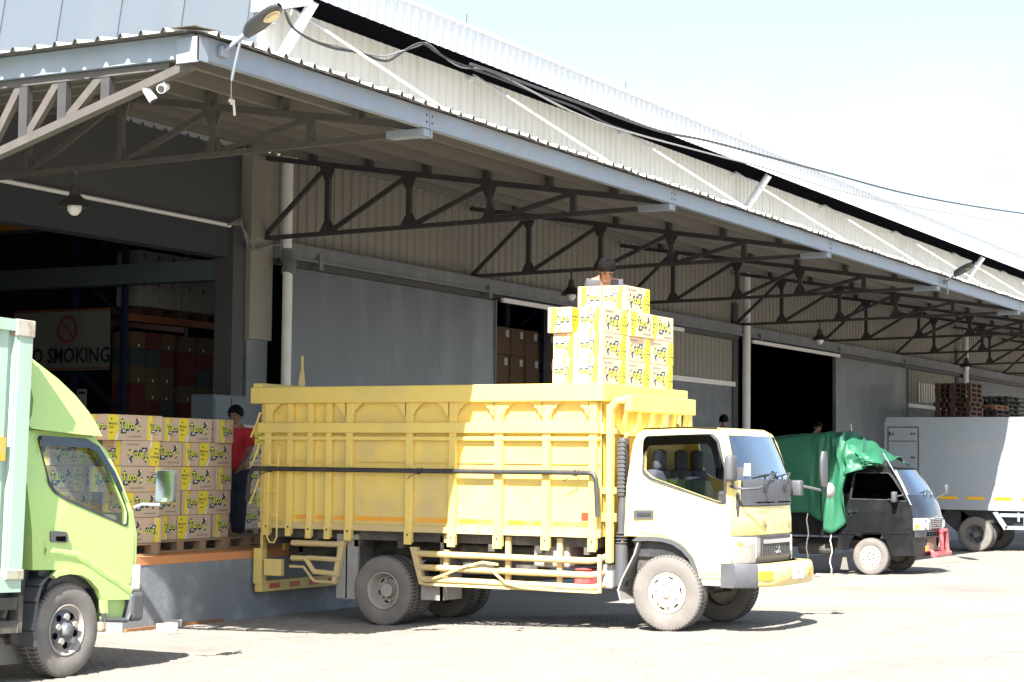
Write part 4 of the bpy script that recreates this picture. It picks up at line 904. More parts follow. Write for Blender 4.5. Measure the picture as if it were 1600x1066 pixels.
# interior
b.box(CX+.06, CX+1.68, 7.66, 8.72, .78, 1.02); b.build('cab_floor', blackp, YT)
for x in (CX+.12, CX+.70, CX+1.15):
    b = MB(); b.bbox(x, x+.45, 8.25, 8.62, 1.0, 1.18, .05); b.bbox(x, x+.45, 8.50, 8.64, 1.1, 1.72, .05); b.bbox(x+.10, x+.35, 8.50, 8.60, 1.70, 1.94, .05); b.build('seat', seatm, YT, smooth=50)
b = MB(); b.bbox(CX+.06, CX+1.68, 7.52, 7.76, 1.2, 1.50, .03); b.build('dashboard', blackp, YT)
b = MB(); c = Vector((CX+1.28, 7.98, 1.52)); n1 = Vector((1, 0, 0)); n2 = Vector((0, .45, .89))
b.tube([c+n1*.2*math.cos(q)+n2*.2*math.sin(q) for q in [2*math.pi*i/24 for i in range(24)]], .014, 6, closed=True); b.tube([c-n1*.19, c+n1*.19], .014, 5); b.tube([c, c+Vector((0, -.22, -.25))], .025, 6); b.build('steering_wheel', blackp, YT)
# wheel arch trim, steps, bumper
arch_o = az([(988, 845), (997, 838.5), (1012, 838), (1034.5, 839.5), (1055, 845), (1072, 857), (1083, 872), (1090, 890), (1093, 903)]); arch_i = az([(1088, 903), (1084, 890), (1077, 874), (1066, 861), (1051, 851), (1034.5, 846.5), (1012, 845), (999, 846)])
YC.side('arch_trim', arch_o+arch_i, [], greyp, False, .05, off=.02)
b = MB()
pts = az([(999, 848), (994, 865), (984, 885), (974, 905), (968, 922), (972, 938), (983, 943)])
for i in range(len(pts)-1): (u0, v0), (u1, v1) = pts[i], pts[i+1]; b.beam(cT(u0, .14, v0), cT(u1, .14, v1), .30, .02, (1, 0, 0)) if False else b.add([cT(u0, -.02, v0), cT(u1, -.02, v1), cT(u1, .30, v1), cT(u0, .30, v0), cT(u0-.02, -.02, v0), cT(u1-.02, -.02, v1), cT(u1-.02, .30, v1), cT(u0-.02, .30, v0)], [(0, 1, 2, 3), (4, 5, 6, 7), (0, 1, 5, 4), (3, 2, 6, 7)])
b.build('mudguard', lgrey, YT)
lin = MB(); ap = az([(1088, 905), (1084, 890), (1076, 874), (1064, 861), (1050, 852), (1034, 848), (1012, 847), (998, 850)])
lin.grid([[cT(u, .04, v), cT(u, .42, v)] for u, v in ap]); lin.grid([[cT(ap[0][0], .42, .5), cT(ap[-1][0], .42, .5)], [cT(ap[0][0], .42, 1.2), cT(ap[-1][0], .42, 1.2)]]); lin.build('wheel_well', blackp, YT)
b = MB(); b.box(CX+.01, CX+.3, Y0c-a5-.0, Y0c-a5+.38, .50, .585); b.build('step', lgrey, YT)
b = MB(); b.box(CX+.1, CX+1.64, 7.6, 8.7, .6, .78); b.build('cab_frame', chass, YT)
def bump(t0, t1, m, name, zt=.735, zb2=.50):
    b = MB(); n = 10; ts = [t0+(t1-t0)*i/n for i in range(n+1)]
    def bp(t, z, off=0): 
        return (CX+.86+t*.93, 7.50-.34*(1-abs(t)**5.0)+off, z)
    rows = [[bp(t, z, o_) for t in ts] for z, o_ in ((zb2, .16), (zb2, .02), (zb2+.02, 0), ((zt+zb2)/2, -.012), (zt-.025, 0), (zt, .02), (zt, .16))]
    b.grid(rows); 
    for k in (0, -1): b.add([r[k] for r in rows], [tuple(range(7))])
    return b.build(name, m, YT, smooth=50)
bump(-1.0, -.835, greyp, 'bumper_corner', .745, .49); bm_ = bump(-.83, .83, cream, 'bumper'); bump(.835, 1.0, greyp, 'bumper_corner')
def bpt(t, z, off): return (CX+.86+t*.93, 7.50-.34*(1-abs(t)**5.0)-off, z)
for t in (-.76, .50):
    b = MB(); b.grid([[bpt(t-.09+.18*i/3, z, .018) for i in range(4)] for z in (.575, .665)]); b.build('fog_lamp', lens_y, bm_)
b = MB(); b.grid([[bpt(-.20+.38*i/4, z, .022) for i in range(5)] for z in (.565, .70)])
for r_ in range(2):
    for c_ in range(5):
        t = .16+.065*c_; z = .655-.055*r_; 
b.build('number_plate', pwhite, bm_)
b = MB(); add_text(b, 'B 1453 U', .075, .004, lambda u, v: bpt(-.01+u/.93, .645+v, .026), 0, .72); add_text(b, '05-28', .04, .002, lambda u, v: bpt(-.01+u/.93, .59+v, .026), 0); b.build('plate_lettering', mat('faded_red_print', (.62, .25, .25), .6), bm_)
# mirrors
b = MB(); m0 = YC.pt(a1-.02, -1, z1-.06, .0); b.tube([m0, (m0[0]-.03, m0[1]-.16, m0[2]-.03), (m0[0]+.08, m0[1]-.28, m0[2]-.02), (m0[0]+.22, m0[1]-.27, m0[2])], .016, 6)
c = oX(1142, 732, CX-.06); b.bbox(c.x-.09, c.x+.09, c.y-.05, c.y+.05, c.z-.14, c.z+.14, .035); b.tube([(c.x, c.y, c.z-.12), (c.x+.03, c.y-.06, c.z-.22), m0], .014, 6)
b.build('mirror', greyp, YT, smooth=50)
b = MB(); p0 = Vector(YC.pt(a1, 1, z1-.08, .1)); pe = oY(1292, 768, 7.2); b.tube([p0, p0+Vector((.02, -.10, .02)), pe], .016, 6); b.bbox(p0.x-.04, p0.x+.06, p0.y-.14, p0.y-.02, p0.z-.10, p0.z+.08, .02)
cm = oY(1287, 733, 7.2); b.tube([pe, (cm.x, cm.y, cm.z-.1)], .012, 6); rows = []
for j in range(7):
    f = j/6; z = cm.z-.20+.40*f; wd = .13*math.sin(math.pi*(f*.9+.05))**.5; rows.append([(cm.x+math.cos(q)*wd*.8, cm.y+math.sin(q)*.035, z) for q in [2*math.pi*i/12 for i in range(13)]])
b.grid(rows); b.build('mirror', greyp, YT, smooth=50)
b = MB(); ce = oY(1297, 767, 7.18); b.lathe([(-.05, 0.0), (-.045, .05), (-.02, .085), (.01, .095), (.03, .06), (.04, 0)], 18, ce, 'y'); b.build('convex_mirror', lgrey, YT, smooth=60)
# ------------------------------------------------------------------ green container truck
GP = oZ(104, 1060, -.095)
TILT = math.radians(1.7)
GT = thing('green_truck', 'lime green truck with roof fairing and pale green container at the left frame edge', 'truck', (0, 0, 0))
GM = Matrix.Translation((GP.x, GP.y-.0, -.095)) @ Matrix.Rotation(TILT, 4, 'Y')
GMi = GM.inverted()
def gl2(px, py, l=0.0):                        # pixel -> (a, z) on the plane l of the truck
    o_ = GMi @ CAM; d_ = GMi.to_3x3() @ _ray(px, py); t = (l-o_.y)/d_.y; p = o_+d_*t; return (p.x, p.z)
gaz = lambda l, lat=0.0: [gl2(px, py, lat) for px, py in l]
gT = lambda a, l, z: (a, l, z)
GW = 1.72
gins = lambda z: 0.0 if z < 1.5 else .12*(z-1.5)/.6
GC = Cab(GT, gT, GW, gins)
wheel(GT, (0, .12, .405), .405, .22, 'green', math.pi/2, steer=0); wheel(GT, (0, GW-.12, .405), .405, .22, 'green', -math.pi/2)
go = gaz([(51, 891), (50, 830), (46, 760), (41, 700), (42, 676), (50, 671), (100, 676), (150, 681), (163.6, 684), (181, 708), (196, 757), (208, 802), (213.5, 834), (213, 871), (206, 914), (204, 937), (163.6, 938), (161, 928), (153, 918), (141, 903.5), (126, 894), (107, 892), (90, 895), (88, 890.5)])
gw_ = rounded(gaz([(74, 690), (77, 684.5), (147, 689.5), (161, 699), (180, 738), (197, 800), (196, 820), (185, 816), (108.7, 780), (88, 767), (81, 752)]), .03)
for far in (False, True): GC.side('side_panel', go, [gw_], lime, far, .04)
gd = rounded(gaz([(70.5, 700), (68, 684), (75, 678.5), (150, 684), (166, 697), (184, 730), (203, 800), (209, 836), (207.5, 872), (203, 912), (190, 912), (165, 893), (140, 872), (112, 860), (88, 860), (70, 856)]), .02)
gdr = GC.side('door', gd, [grow(gw_, .004)], lime, False, .012, off=.007)
# swage line that falls from the handle to the bumper
sw = gaz([(70, 860), (95, 861), (120, 866), (140, 877), (160, 892), (185, 908), (204, 922)])
b = MB(); 
for i in range(len(sw)-1):
    (u0, v0), (u1, v1) = sw[i], sw[i+1]
    b.add([gT(u0, -.022, v0), gT(u1, -.022, v1), gT(u1, -.002, v1-.05), gT(u0, -.002, v0-.05), gT(u0, -.0, v0+.035), gT(u1, -.0, v1+.035)], [(0, 1, 2, 3), (4, 5, 1, 0)])
b.build('swage', lime, gdr, smooth=60)
GC.side('window_frame', rounded(grow(gw_, .022), .03), [gw_], blackp, False, .006, off=.012, parent=gdr)
gv = gaz([(73, 690), (75, 681), (147, 687), (163, 697), (182, 737), (190, 765), (186, 772), (176, 742), (158, 706), (147, 700), (80, 697), (77, 705), (74, 708)])
GC.side('rain_visor', rounded(gv, .01), [], gvis, False, .005, off=.04, parent=gdr)
GC.side('window_glass', gw_, [], gclear, False, .004, off=-.014, parent=gdr); GC.side('window_glass', gw_, [], gclear, True, .004, off=-.014)
hb = MB(); hh = gaz([(77, 831), (81, 829.5), (100, 831), (103.5, 836), (103, 848), (77, 847)]); hb.plate(rounded(hh, .02), [], lambda u, v, wv: gT(u, -.025+wv, v), .02); hi = gaz([(84, 838), (99, 838), (99, 846), (84, 845)]); hb.plate(hi, [], lambda u, v, wv: gT(u, -.028+wv, v), .006, 1); hb.build('handle', [greyp, soff], gdr)
gz_ = [gl2(px, py) for px, py in ((163.6, 684), (208, 802), (213.5, 834), (213, 871), (206, 914), (204, 937))]
r0, r1 = gl2(42, 676), gl2(50, 671)
GC.skin('roof', [(*r0, 0), (*r1, 0), (*gl2(100, 674), 0), (*gl2(150, 679), .02), (*gz_[0], .05)], lime, p=4)
GC.skin('back_wall', [(*gl2(42, 676), 0), (*gl2(46, 760), 0), (*gl2(51, 891), 0)], lime)
GC.skin('windscreen', [(*gz_[0], .05), (*gl2(181, 708), .08), (*gl2(196, 757), .10), (*gz_[1], .11)], gcab, -.92, .92)
for t0, t1 in ((-1, -.92), (.92, 1)): GC.skin('pillar', [(*gz_[0], .05), (*gl2(181, 708), .08), (*gl2(196, 757), .10), (*gz_[1], .11)], lime, t0, t1, 2)
GC.skin('front_panel', [(*gz_[1], .11), (*gz_[2], .12), (*gz_[3], .12), (*gz_[4], .10), (*gz_[5], .08)], lime)
# fairing
fo = gaz([(44, 541), (75, 567), (105, 592.5), (129, 618), (147, 643.6), (158, 664), (164, 682), (130, 679), (56, 670), (49.5, 663), (57, 648), (62, 625), (60, 606), (52, 580), (43, 560)])
fz = gaz([(44, 541), (75, 567), (105, 592.5), (129, 618), (147, 643.6), (158, 664), (164, 682)])
fb = Cab(GT, gT, GW-.06, lambda z: 0); fT = lambda a, l, z: (a, l+.03, z); fb.T = fT
def fins(f): return .26*f*f
bF = MB(); n = len(fz); rows = []
for i, (a, z) in enumerate(fz):
    ins = .10*(1-i/(n-1)); rows.append([fT(a+.05*(1-abs(t)**4)*(i/(n-1)+.2), (GW-.06)/2+t*((GW-.06)/2-ins), z+.10*(1-abs(t)**6)*(1-i/(n-1))) for t in [k/8 for k in range(-8, 9)]])
bF.grid(rows); fair = bF.build('roof_fairing', lime, GT, smooth=60)
for far in (False, True):
    b = MB(); zt = fz[0][1]; zb0 = fz[-1][1]
    def to3(u, v, wv, far=far):
        l = .10*max(0, (v-zb0))/(zt-zb0)+wv; return fT(u, (GW-.06-l) if far else l, v)
    b.plate(fo, [], to3, .03); b.build('fairing_side', lime, fair)
inn = gaz([(43, 560), (52, 580), (60, 606), (62, 625), (57, 648), (49.5, 663)]); b = MB(); b.grid([[fT(a, .06, z), fT(a-.02, .35, z)] for a, z in inn]); b.build('fairing_lip', lime, fair, smooth=60)
# arch, mudguard, steps, lamps, bumper
ga_o = gaz([(82, 899), (88.5, 893), (107, 889), (128, 891), (143, 900), (156, 914), (165, 935), (166, 958)]); ga_i = gaz([(161, 958), (158, 938), (151, 921), (139, 907), (125, 899), (107, 897), (91, 900), (84, 904)])
GC.side('arch_trim', ga_o+ga_i, [], lime, False, .06, off=.02)
mg = gaz([(82, 899), (72, 901), (62, 915), (56, 940), (51, 985), (56, 1010)]); b = MB()
for i in range(len(mg)-1): (u0, v0), (u1, v1) = mg[i], mg[i+1]; b.add([gT(u0, -.03, v0), gT(u1, -.03, v1), gT(u1, .34, v1), gT(u0, .34, v0), gT(u0-.03, -.03, v0-.01), gT(u1-.05, -.03, v1), gT(u1-.05, .34, v1), gT(u0-.03, .34, v0-.01)], [(0, 1, 2, 3), (4, 5, 6, 7), (0, 1, 5, 4), (3, 2, 6, 7)])
b.build('mudguard', greyp, GT, smooth=50)
b = MB(); ap = gaz([(161, 958), (158, 938), (151, 921), (139, 907), (125, 899), (107, 897), (91, 900), (80, 912), (70, 940)]); b.grid([[gT(u, .03, v), gT(u, .45, v)] for u, v in ap]); b.grid([[gT(ap[0][0], .45, .35), gT(ap[-1][0], .45, .35)], [gT(ap[0][0], .45, 1.1), gT(ap[-1][0], .45, 1.1)]]); b.build('wheel_well', blackp, GT)
sp = gaz([(164, 938), (204, 937), (197, 966), (165, 968)]); b = MB(); b.plate(sp, [], lambda u, v, wv: gT(u, .05+wv, v), .2); b.build('step_well', lime, GT)
b = MB(); s0 = gl2(160, 958); s1 = gl2(200, 966); b.tube([gT(s0[0], -.01, s0[1]), gT(s0[0]+.02, -.01, s0[1]-.06), gT(s1[0]-.03, -.01, s1[1]-.02), gT(s1[0]+.01, -.01, s1[1]+.04)], .02, 8); b.box(s0[0], s1[0], .0, .25, s0[1]-.08, s0[1]-.05); b.build('step', greyp, GT)
b = MB(); h0 = gl2(206, 882); h1 = gl2(219, 922); b.bbox(h0[0], h1[0], -.005, .20, h1[1], h0[1], .02); b.build('side_lamp', lampg, GT)
b = MB(); q0 = gl2(205, 925); q1 = gl2(221, 970); b.bbox(q0[0]-.02, q1[0], -.03, GW+.03, q1[1], q0[1], .035); b.build('bumper', greyp, GT)
# mirror on a long arm
b = MB(); ma = gl2(208, 793); mb_ = gl2(250, 789, -.25); b.tube([gT(*ma[:1], -.01, ma[1]), gT(ma[0]+.03, -.08, ma[1]+.03), gT(mb_[0], -.25, mb_[1])], .014, 6); b.build('mirror_arm', galv, GT)
mc = gl2(257, 760, -.25); b = MB(); mw, mh = .088, .145; tl = lambda dy: .21*dy
rr_ = rounded([(-mw, -mh), (mw, -mh), (mw, mh), (-mw, mh)], .04)
b.plate(rr_, [], lambda u, v, wv: (mc[0]+tl(u)+wv, -.25-u, mc[1]+v), .045); mo = b.build('mirror', greyp, GT)
b = MB(); b.add([(mc[0]+tl(u)*.93-.003, -.25-u*.93, mc[1]+v*.95) for u, v in rr_], [tuple(range(len(rr_)))]); b.build('mirror_glass', mirm, mo)
# interior
i0 = gl2(75, 760)
b = MB(); b.box(i0[0], i0[0]+1.0, .06, GW-.06, .75, 1.02); b.build('cab_floor', blackp, GT)
for l in (.2, 1.1):
    b = MB(); b.bbox(i0[0]+.05, i0[0]+.5, l, l+.45, 1.0, 1.2, .05); b.bbox(i0[0]+.05, i0[0]+.2, l, l+.45, 1.1, 1.5, .05); b.build('seat', mat('maroon_seat', (.16, .05, .06), .8), GT, smooth=50)
b = MB(); q = gl2(180, 815); b.bbox(q[0]-.25, q[0]+.12, .06, GW-.06, q[1]-.35, q[1]+.06, .04); b.build('dashboard', lgrey, GT)
b = MB(); c = Vector((q[0]-.32, 1.25, q[1]+.16)); n1 = Vector((0, 1, 0)); n2 = Vector((.4, 0, .9)); b.tube([c+n1*.2*math.cos(k*.2618)+n2*.2*math.sin(k*.2618) for k in range(24)], .014, 6, closed=True); b.build('steering_wheel', blackp, GT)
b = MB(); q1 = gl2(171, 735, 1.6); b.tube([(q1[0], 1.6, q1[1]-.12), (q1[0]-.02, 1.62, q1[1]), (q1[0]+.05, 1.6, q1[1]+.12)], .012, 5); b.build('grab_handle', blackp, GT)
# behind the cab
b = MB(); e0 = gl2(36, 800, .1); b.bbox(e0[0], e0[0]+.14, .12, .4, .95, 1.42, .02); b.tube([(e0[0]+.1, .2, 1.2), (e0[0]+.1, .2, .3)], .08, 10); b.bbox(e0[0]-.2, e0[0]+.2, .25, 1.4, .35, 1.0, .02); b.build('air_intake', blackp, GT)
b = MB(); b.box(-7, 1.0, .45, .55, .42, .66); b.box(-7, 1.0, GW-.55, GW-.45, .42, .66); b.box(-.1, .1, .2, GW-.2, .3, .46); b.build('chassis', chass, GT)
# container
k0 = gl2(46.5, 500, -.10); k1 = gl2(29.5, 925, -.10); ka = (k0[0]+k1[0])/2; kt, kb = k0[1], k1[1]
CLn = 6.05
b = MB(); b.grid([[(x, -.10+dd, z) for x, dd in corr(ka-CLn+.12, ka-.16, .28, .045, .30)] for z in (kb+.15, kt-.10)]); b.box(ka-CLn, ka-.01, 0.0, 2.2, kb+.1, kb+.16); b.box(ka-CLn, ka-.01, -.02, 2.2, kt-.05, kt-.02); b.box(ka-.06, ka-.02, -.02, 2.2, kb+.1, kt-.03); b.box(ka-CLn, ka-.1, 2.2, 2.24, kb+.1, kt-.03)
ct = b.build('container', mint, GT)
b = MB(); b.box(ka-.16, ka-.0, -.135, .05, kb+.17, kt-.15); b.box(ka-.19, ka-.16, -.125, -.05, kb+.17, kt-.15); b.build('corner_post', mint, ct)
b = MB(); b.box(ka-CLn, ka-.19, -.135, -.02, kt-.11, kt-.015); b.build('top_side_rail', mint, ct)
b = MB(); b.box(ka-CLn, ka-.0, -.13, -.0, kb-.0, kb+.13); b.build('bottom_side_rail', mint, ct)
for z in (kb+.10, kt-.15):
    b = MB(); b.bbox(ka-.20, ka+.012, -.15, .03, z, z+.14 if z > 1.5 else z+.085, .01); b.build('corner_casting', rustcast, ct)
p0 = gl2(0, 683, -.12); p1 = gl2(5, 720, -.12); b = MB(); b.box(p0[0]-.2, p1[0], -.14, -.1, p1[1], p0[1]); b.build('orange_sticker', stripeo, ct)
b = MB(); t0 = gl2(0, 930); t1 = gl2(24, 988); b.box(t0[0]-1.2, t1[0], -.06, -.02, t0[1]-.12, t0[1]-.02); b.box(t0[0]-1.2, t1[0], -.06, -.02, t1[1], t1[1]+.1); b.box(t1[0]-.05, t1[0], -.07, .02, t1[1], t0[1]); b.box(t0[0]-1.2, t1[0], .25, .27, t1[1], t0[1]); b.tube([(t1[0]-.18, -.02, t1[1]+.12), (t1[0]-.15, -.02, t1[1]+.2), (t1[0]-.2, -.02, t1[1]+.28)], .03, 6)
b.build('side_rack', chass, GT)
b = MB(); f0 = gl2(20, 1005, .3); b.box(-3, f0[0]+.1, .3, .34, .12, .42); b.build('mud_flap', lgrey, GT)
GT.matrix_world = GM
# ------------------------------------------------------------------ black pickup
VX = 31.35
VT = thing('black_pickup', 'black pickup van with tilted windscreen, red bull bar and a green tarpaulin over its load', 'pickup', (VX, 10.2, gz(10.2)))
vz0 = gz(10.2)
vP = lambda px, py, X=VX: oX(px, py, X)
VF = vP(1360, 870); Rv = .315; VW = 1.66
wheel(VT, (.09, VF.y-10.2, Rv), Rv, .185, 'van'); wheel(VT, (VW-.09, VF.y-10.2, Rv), Rv, .185, 'van', math.pi)
yr = VF.y+2.35; wheel(VT, (.09, yr-10.2, gz(yr)-vz0+Rv), Rv, .185, 'van'); wheel(VT, (VW-.09, yr-10.2, gz(yr)-vz0+Rv), Rv, .185, 'van', math.pi)
vT = lambda a, l, z: (VX+l, 10.2-a, z)
vins = lambda z: 0 if z < 1.1 else .16*(z-1.1)/.75
VC = Cab(VT, vT, VW, vins)
va = lambda l, X=VX: [(10.2-p.y, p.z) for p in (oX(px, py, X) for px, py in l)]
# zoom 3 pixels (1280,720; 5.61)
vz = lambda l: va([(1280+x/5.61, 720+y/5.61) for x, y in l])
vo = vz([(160, 785), (165, 640), (210, 480), (255, 330), (275, 110), (330, 65), (420, 52), (600, 62), (640, 80), (700, 190), (800, 390), (820, 500), (822, 620), (825, 835), (640, 838), (610, 770), (585, 700), (560, 655), (520, 632), (350, 632), (310, 650), (280, 700), (255, 780)])
vw = rounded(vz([(275, 330), (290, 150), (300, 110), (590, 110), (640, 170), (760, 345), (740, 352), (600, 340)]), .02)
vin = vz([(280, 330), (300, 120), (585, 125), (690, 330)])
for far in (False, True): VC.side('side_panel', vo, [vw], blackc, far, .04)
VC.side('window_frame', rounded(grow(vw, .012), .02), [vw], blackp, False, .006, off=.008)
VC.side('window_glass', vw, [], gdark, False, .004, off=-.015); VC.side('window_glass', vw, [], gdark, True, .004, off=-.015)
vd = rounded(vz([(225, 620), (230, 470), (262, 330), (285, 100), (600, 100), (650, 160), (775, 345), (795, 420), (800, 640), (640, 640), (590, 690), (560, 640), (520, 618), (345, 618)]), .02)
vdr = VC.side('door', vd, [grow(vw, .014)], blackc, False, .012, off=.006)
b = MB(); q = vz([(255, 430), (330, 430), (330, 447), (255, 460)]); b.plate(q, [], lambda u, v, wv: vT(u, -.03+wv, v), .03); q = vz([(268, 468), (288, 468), (288, 480), (268, 480)]); b.plate(q, [], lambda u, v, wv: vT(u, -.02+wv, v), .02); b.build('handle', chrome, vdr)
b = MB(); q = vz([(160, 640), (800, 640), (800, 645), (160, 645)]); b.plate(q, [], lambda u, v, wv: vT(u, -.012+wv, v), .01); b.build('crease_trim', blackc, vdr)
b = MB(); q = vz([(340, 618), (520, 618), (562, 636), (580, 648), (562, 652), (520, 632), (350, 632)]); b.plate(q, [], lambda u, v, wv: vT(u, -.02+wv, v), .03); b.build('arch_trim', blackc, VT)
pf = vz([(600, 62), (640, 80), (700, 190), (800, 390), (820, 500), (822, 620), (825, 835)])
pr = vz([(275, 110), (330, 65), (420, 52), (600, 62)])
VC.skin('roof', [(*pr[0], 0), (*pr[1], 0), (*pr[2], 0), (*pr[3], .03), (*pf[1], .06)], blackc, p=4)
VC.skin('back_wall', [(*pr[0], 0), (*vz([(255, 330)])[0], 0), (*vz([(160, 785)])[0], 0)], blackc)
wb = .14
VC.skin('windscreen', [(*pf[1], .07), (*pf[2], .10), (*vz([(755, 300)])[0], .12)], gvan, -.93, .93)
for t0, t1 in ((-1, -.93), (.93, 1)): VC.skin('pillar', [(*pf[1], .07), (*pf[2], .10), (*vz([(755, 300)])[0], .12)], galv if t0 < 0 else blackc, t0, t1, 2)
VC.skin('nose_panel', [(*vz([(755, 300)])[0], .12), (*pf[3], .13), (*pf[4], .15)], gvan if False else mat('glossy_dark_nose', (.02, .025, .035), .08, dirt=(.1, .1, .1), dirt_amt=.2))
VC.skin('front_panel', [(*pf[4], .15), (pf[5][0], pf[5][1], .16), (pf[6][0], pf[6][1], .14)], blackc)
def vf(t, z, off=.008): f = (pf[4][1]-z)/max(.01, pf[4][1]-pf[5][1]); return VC.pt(pf[4][0]+(pf[5][0]-pf[4][0])*min(1.5, max(0, f))+off, t, z, .155)
def vpatch(name, t0, t1, za, zb_, m, off=.01, parent=None, n=5):
    b = MB(); ts = [t0+(t1-t0)*i/n for i in range(n+1)]; b.grid([[vf(t, z, off) for t in ts] for z in (za, zb_)])
    for z in (za, zb_): b.grid([[vf(t, z, off) for t in ts], [vf(t, z, off-.02) for t in ts]])
    for t in (t0, t1): b.grid([[vf(t, za, off), vf(t, zb_, off)], [vf(t, za, off-.02), vf(t, zb_, off-.02)]])
    return b.build(name, m, parent or VT)
zt_, zl_ = pf[4][1]-.01, pf[5][1]
for sg in (-1, 1):
    h = vpatch('headlamp', *sorted((sg*.99, sg*.48)), zl_+.02, zt_, lampg, .012); vpatch('indicator', *sorted((sg*.985, sg*.84)), zl_+.03, zl_+.12, lens_o, .016, h)
    b = MB(); c = vf(sg*.62, (zt_+zl_)/2, .02); b.lathe([(-.012, 0), (-.012, .07), (.01, .085)], 16, c, 'y'); b.build('reflector', chrome, h, smooth=50)
vg = vpatch('grille', -.46, .46, zl_+.03, zt_-.01, greyp, .016)
b = MB()
for k in range(6): b.tube([vf(-.45+.9*i/6, zl_+.05+.034*k, .022) for i in range(7)], .006, 4)
b.tube([vf(-.46, zl_+.03, .02), vf(-.46, zt_-.01, .02), vf(.46, zt_-.01, .02), vf(.46, zl_+.03, .02)], .012, 5); b.build('grille_bar', chrome, vg)
b = MB()
for an in (90, 210, 330):
    u = Vector((math.cos(math.radians(an)), math.sin(math.radians(an)))); n_ = Vector((-u.y, u.x)); P = [Vector((0, 0)), u*.03+n_*.018, u*.06, u*.03-n_*.018]
    b.add([vf(p.x/.83, (zt_+zl_)/2+p.y, .032) for p in P], [(0, 1, 2, 3)])
b.build('emblem', redp, vg)
vb = vpatch('bumper', -1.0, 1.0, zl_-.10, zl_+.0, blackp, .05, n=10)
b = MB()
for r_ in range(2):
    for k in range(6): t = -.68+.13*k; b.grid([[vf(t, zl_-.085+.04*r_, .054), vf(t+.10, zl_-.085+.04*r_, .054)], [vf(t, zl_-.055+.04*r_, .054), vf(t+.10, zl_-.055+.04*r_, .054)]])
b.build('air_slot', soff, vb)
vpatch('front_valance', -.98, .98, zl_-.42, zl_-.11, blackc, -.01)
vpatch('brown_plate', -.55, -.2, zl_-.34, zl_-.13, mat('rusty_plate', (.2, .13, .09), .8), .012)
vpatch('number_plate', .12, .48, zl_-.28, zl_-.13, mat('old_number_plate', (.25, .25, .24), .6), .03); vpatch('fog_lamp', -.62, -.5, zl_-.34, zl_-.25, lens_o, .02)
# red bull bar
b = MB(); zb0 = zl_-.40
def bb(t, z, off): p = vf(t, z, off); return p
b.tube([vf(-.55, zb0, .115), vf(.75, zb0, .115)], .05, 10); b.tube([vf(-.50, zb0+.0, .10), vf(.5, zb0, .10)], .04, 8)
for t in (.0, .42): b.tube([vf(t, zb0, .115), vf(t, zl_-.05, .09)], .035, 8)
b.tube([vf(.0, zl_-.05, .09), vf(.03, zl_-.0, .09), vf(.39, zl_-.0, .09), vf(.42, zl_-.05, .09)], .035, 8); b.tube([vf(-.4, zb0, .10), vf(-.4, zb0+.1, -.05)], .03, 6); b.build('bull_bar', redp, VT, smooth=50)
# mirrors, wipers
b = MB(); c = vP(1280+660/5.61, 720+318/5.61, VX-.12); b.bbox(c.x-.08, c.x+.06, c.y-.04, c.y+.04, c.z-.09, c.z+.09, .02); q = vP(1280+720/5.61, 720+300/5.61); b.tube([(c.x, c.y, c.z), (q.x, q.y-.03, q.z)], .012, 5); q = vP(1280+600/5.61, 720+340/5.61); b.tube([(c.x, c.y, c.z-.05), (q.x, q.y, q.z)], .012, 5); b.build('mirror', greyp, VT, smooth=50)
b = MB(); q = Vector(VC.pt(pf[3][0]-.1, 1, pf[3][1]+.06, .1)); c = oY(1479, 765, q.y-.12); b.tube([q, (c.x, c.y, c.z-.06), c], .012, 5); b.bbox(c.x-.05, c.x+.04, c.y-.03, c.y+.03, c.z-.09, c.z+.09, .02); b.build('mirror', greyp, VT, smooth=50)
for t0 in (-.25, .35):
    b = MB(); wz = vz([(755, 300)])[0]; p = VC.pt(wz[0]+.04, t0, wz[1]-.04, .13); b.tube([p, VC.pt(wz[0]+.0, t0+.25, wz[1]+.06, .13)], .012, 5); b.tube([VC.pt(wz[0]-.01, t0-.1, wz[1]+.05, .135), VC.pt(wz[0]-.02, t0+.4, wz[1]+.08, .135)], .009, 5); b.build('wiper', blackp, VT)
b = MB(); p = Vector(VC.pt(pf[1][0]-.02, -1, pf[1][1]+.02)); q = vP(1380, 708, VX+.05); b.tube([q, Vector(VC.pt(pf[2][0], -1, pf[2][1], .02))+Vector((-.015, 0, 0)), VC.pt(pf[3][0]+.01, -1.0, pf[3][1], .0)], .009, 6); b.build('windscreen_trim', galv, VT)
# inside, chassis, load bed
b = MB(); b.box(VX+.08, VX+VW-.08, 10.2-pf[3][0]+.1, 10.2-pr[0][0]-.1, .7, .95); b.build('cab_floor', blackp, VT)
for x in (VX+.15, VX+.95):
    b = MB(); y = 10.2-pr[0][0]-.2; b.bbox(x, x+.5, y-.45, y, .9, 1.08, .05); b.bbox(x, x+.5, y-.12, y+.05, 1.0, 1.5, .05); b.build('seat', seatm, VT, smooth=50)
yb0 = 10.2-vz([(160, 785)])[0][0]+.02
b = MB(); b.box(VX+.04, VX+VW+.02, yb0, yb0+2.35, .66, .74); b.box(VX+.02, VX+.07, yb0, yb0+2.35, .58, 1.04); b.box(VX+VW-.02, VX+VW+.03, yb0, yb0+2.35, .58, 1.04); b.box(VX+.07, VX+VW-.02, yb0+2.3, yb0+2.35, .6, 1.04); b.box(VX+.07, VX+VW-.02, yb0, yb0+.05, .6, 1.3)
for k in range(4): y = yb0+.25+k*.6; b.box(VX+.0, VX+.03, y, y+.06, .56, 1.04)
b.build('load_bed', blackc, VT)
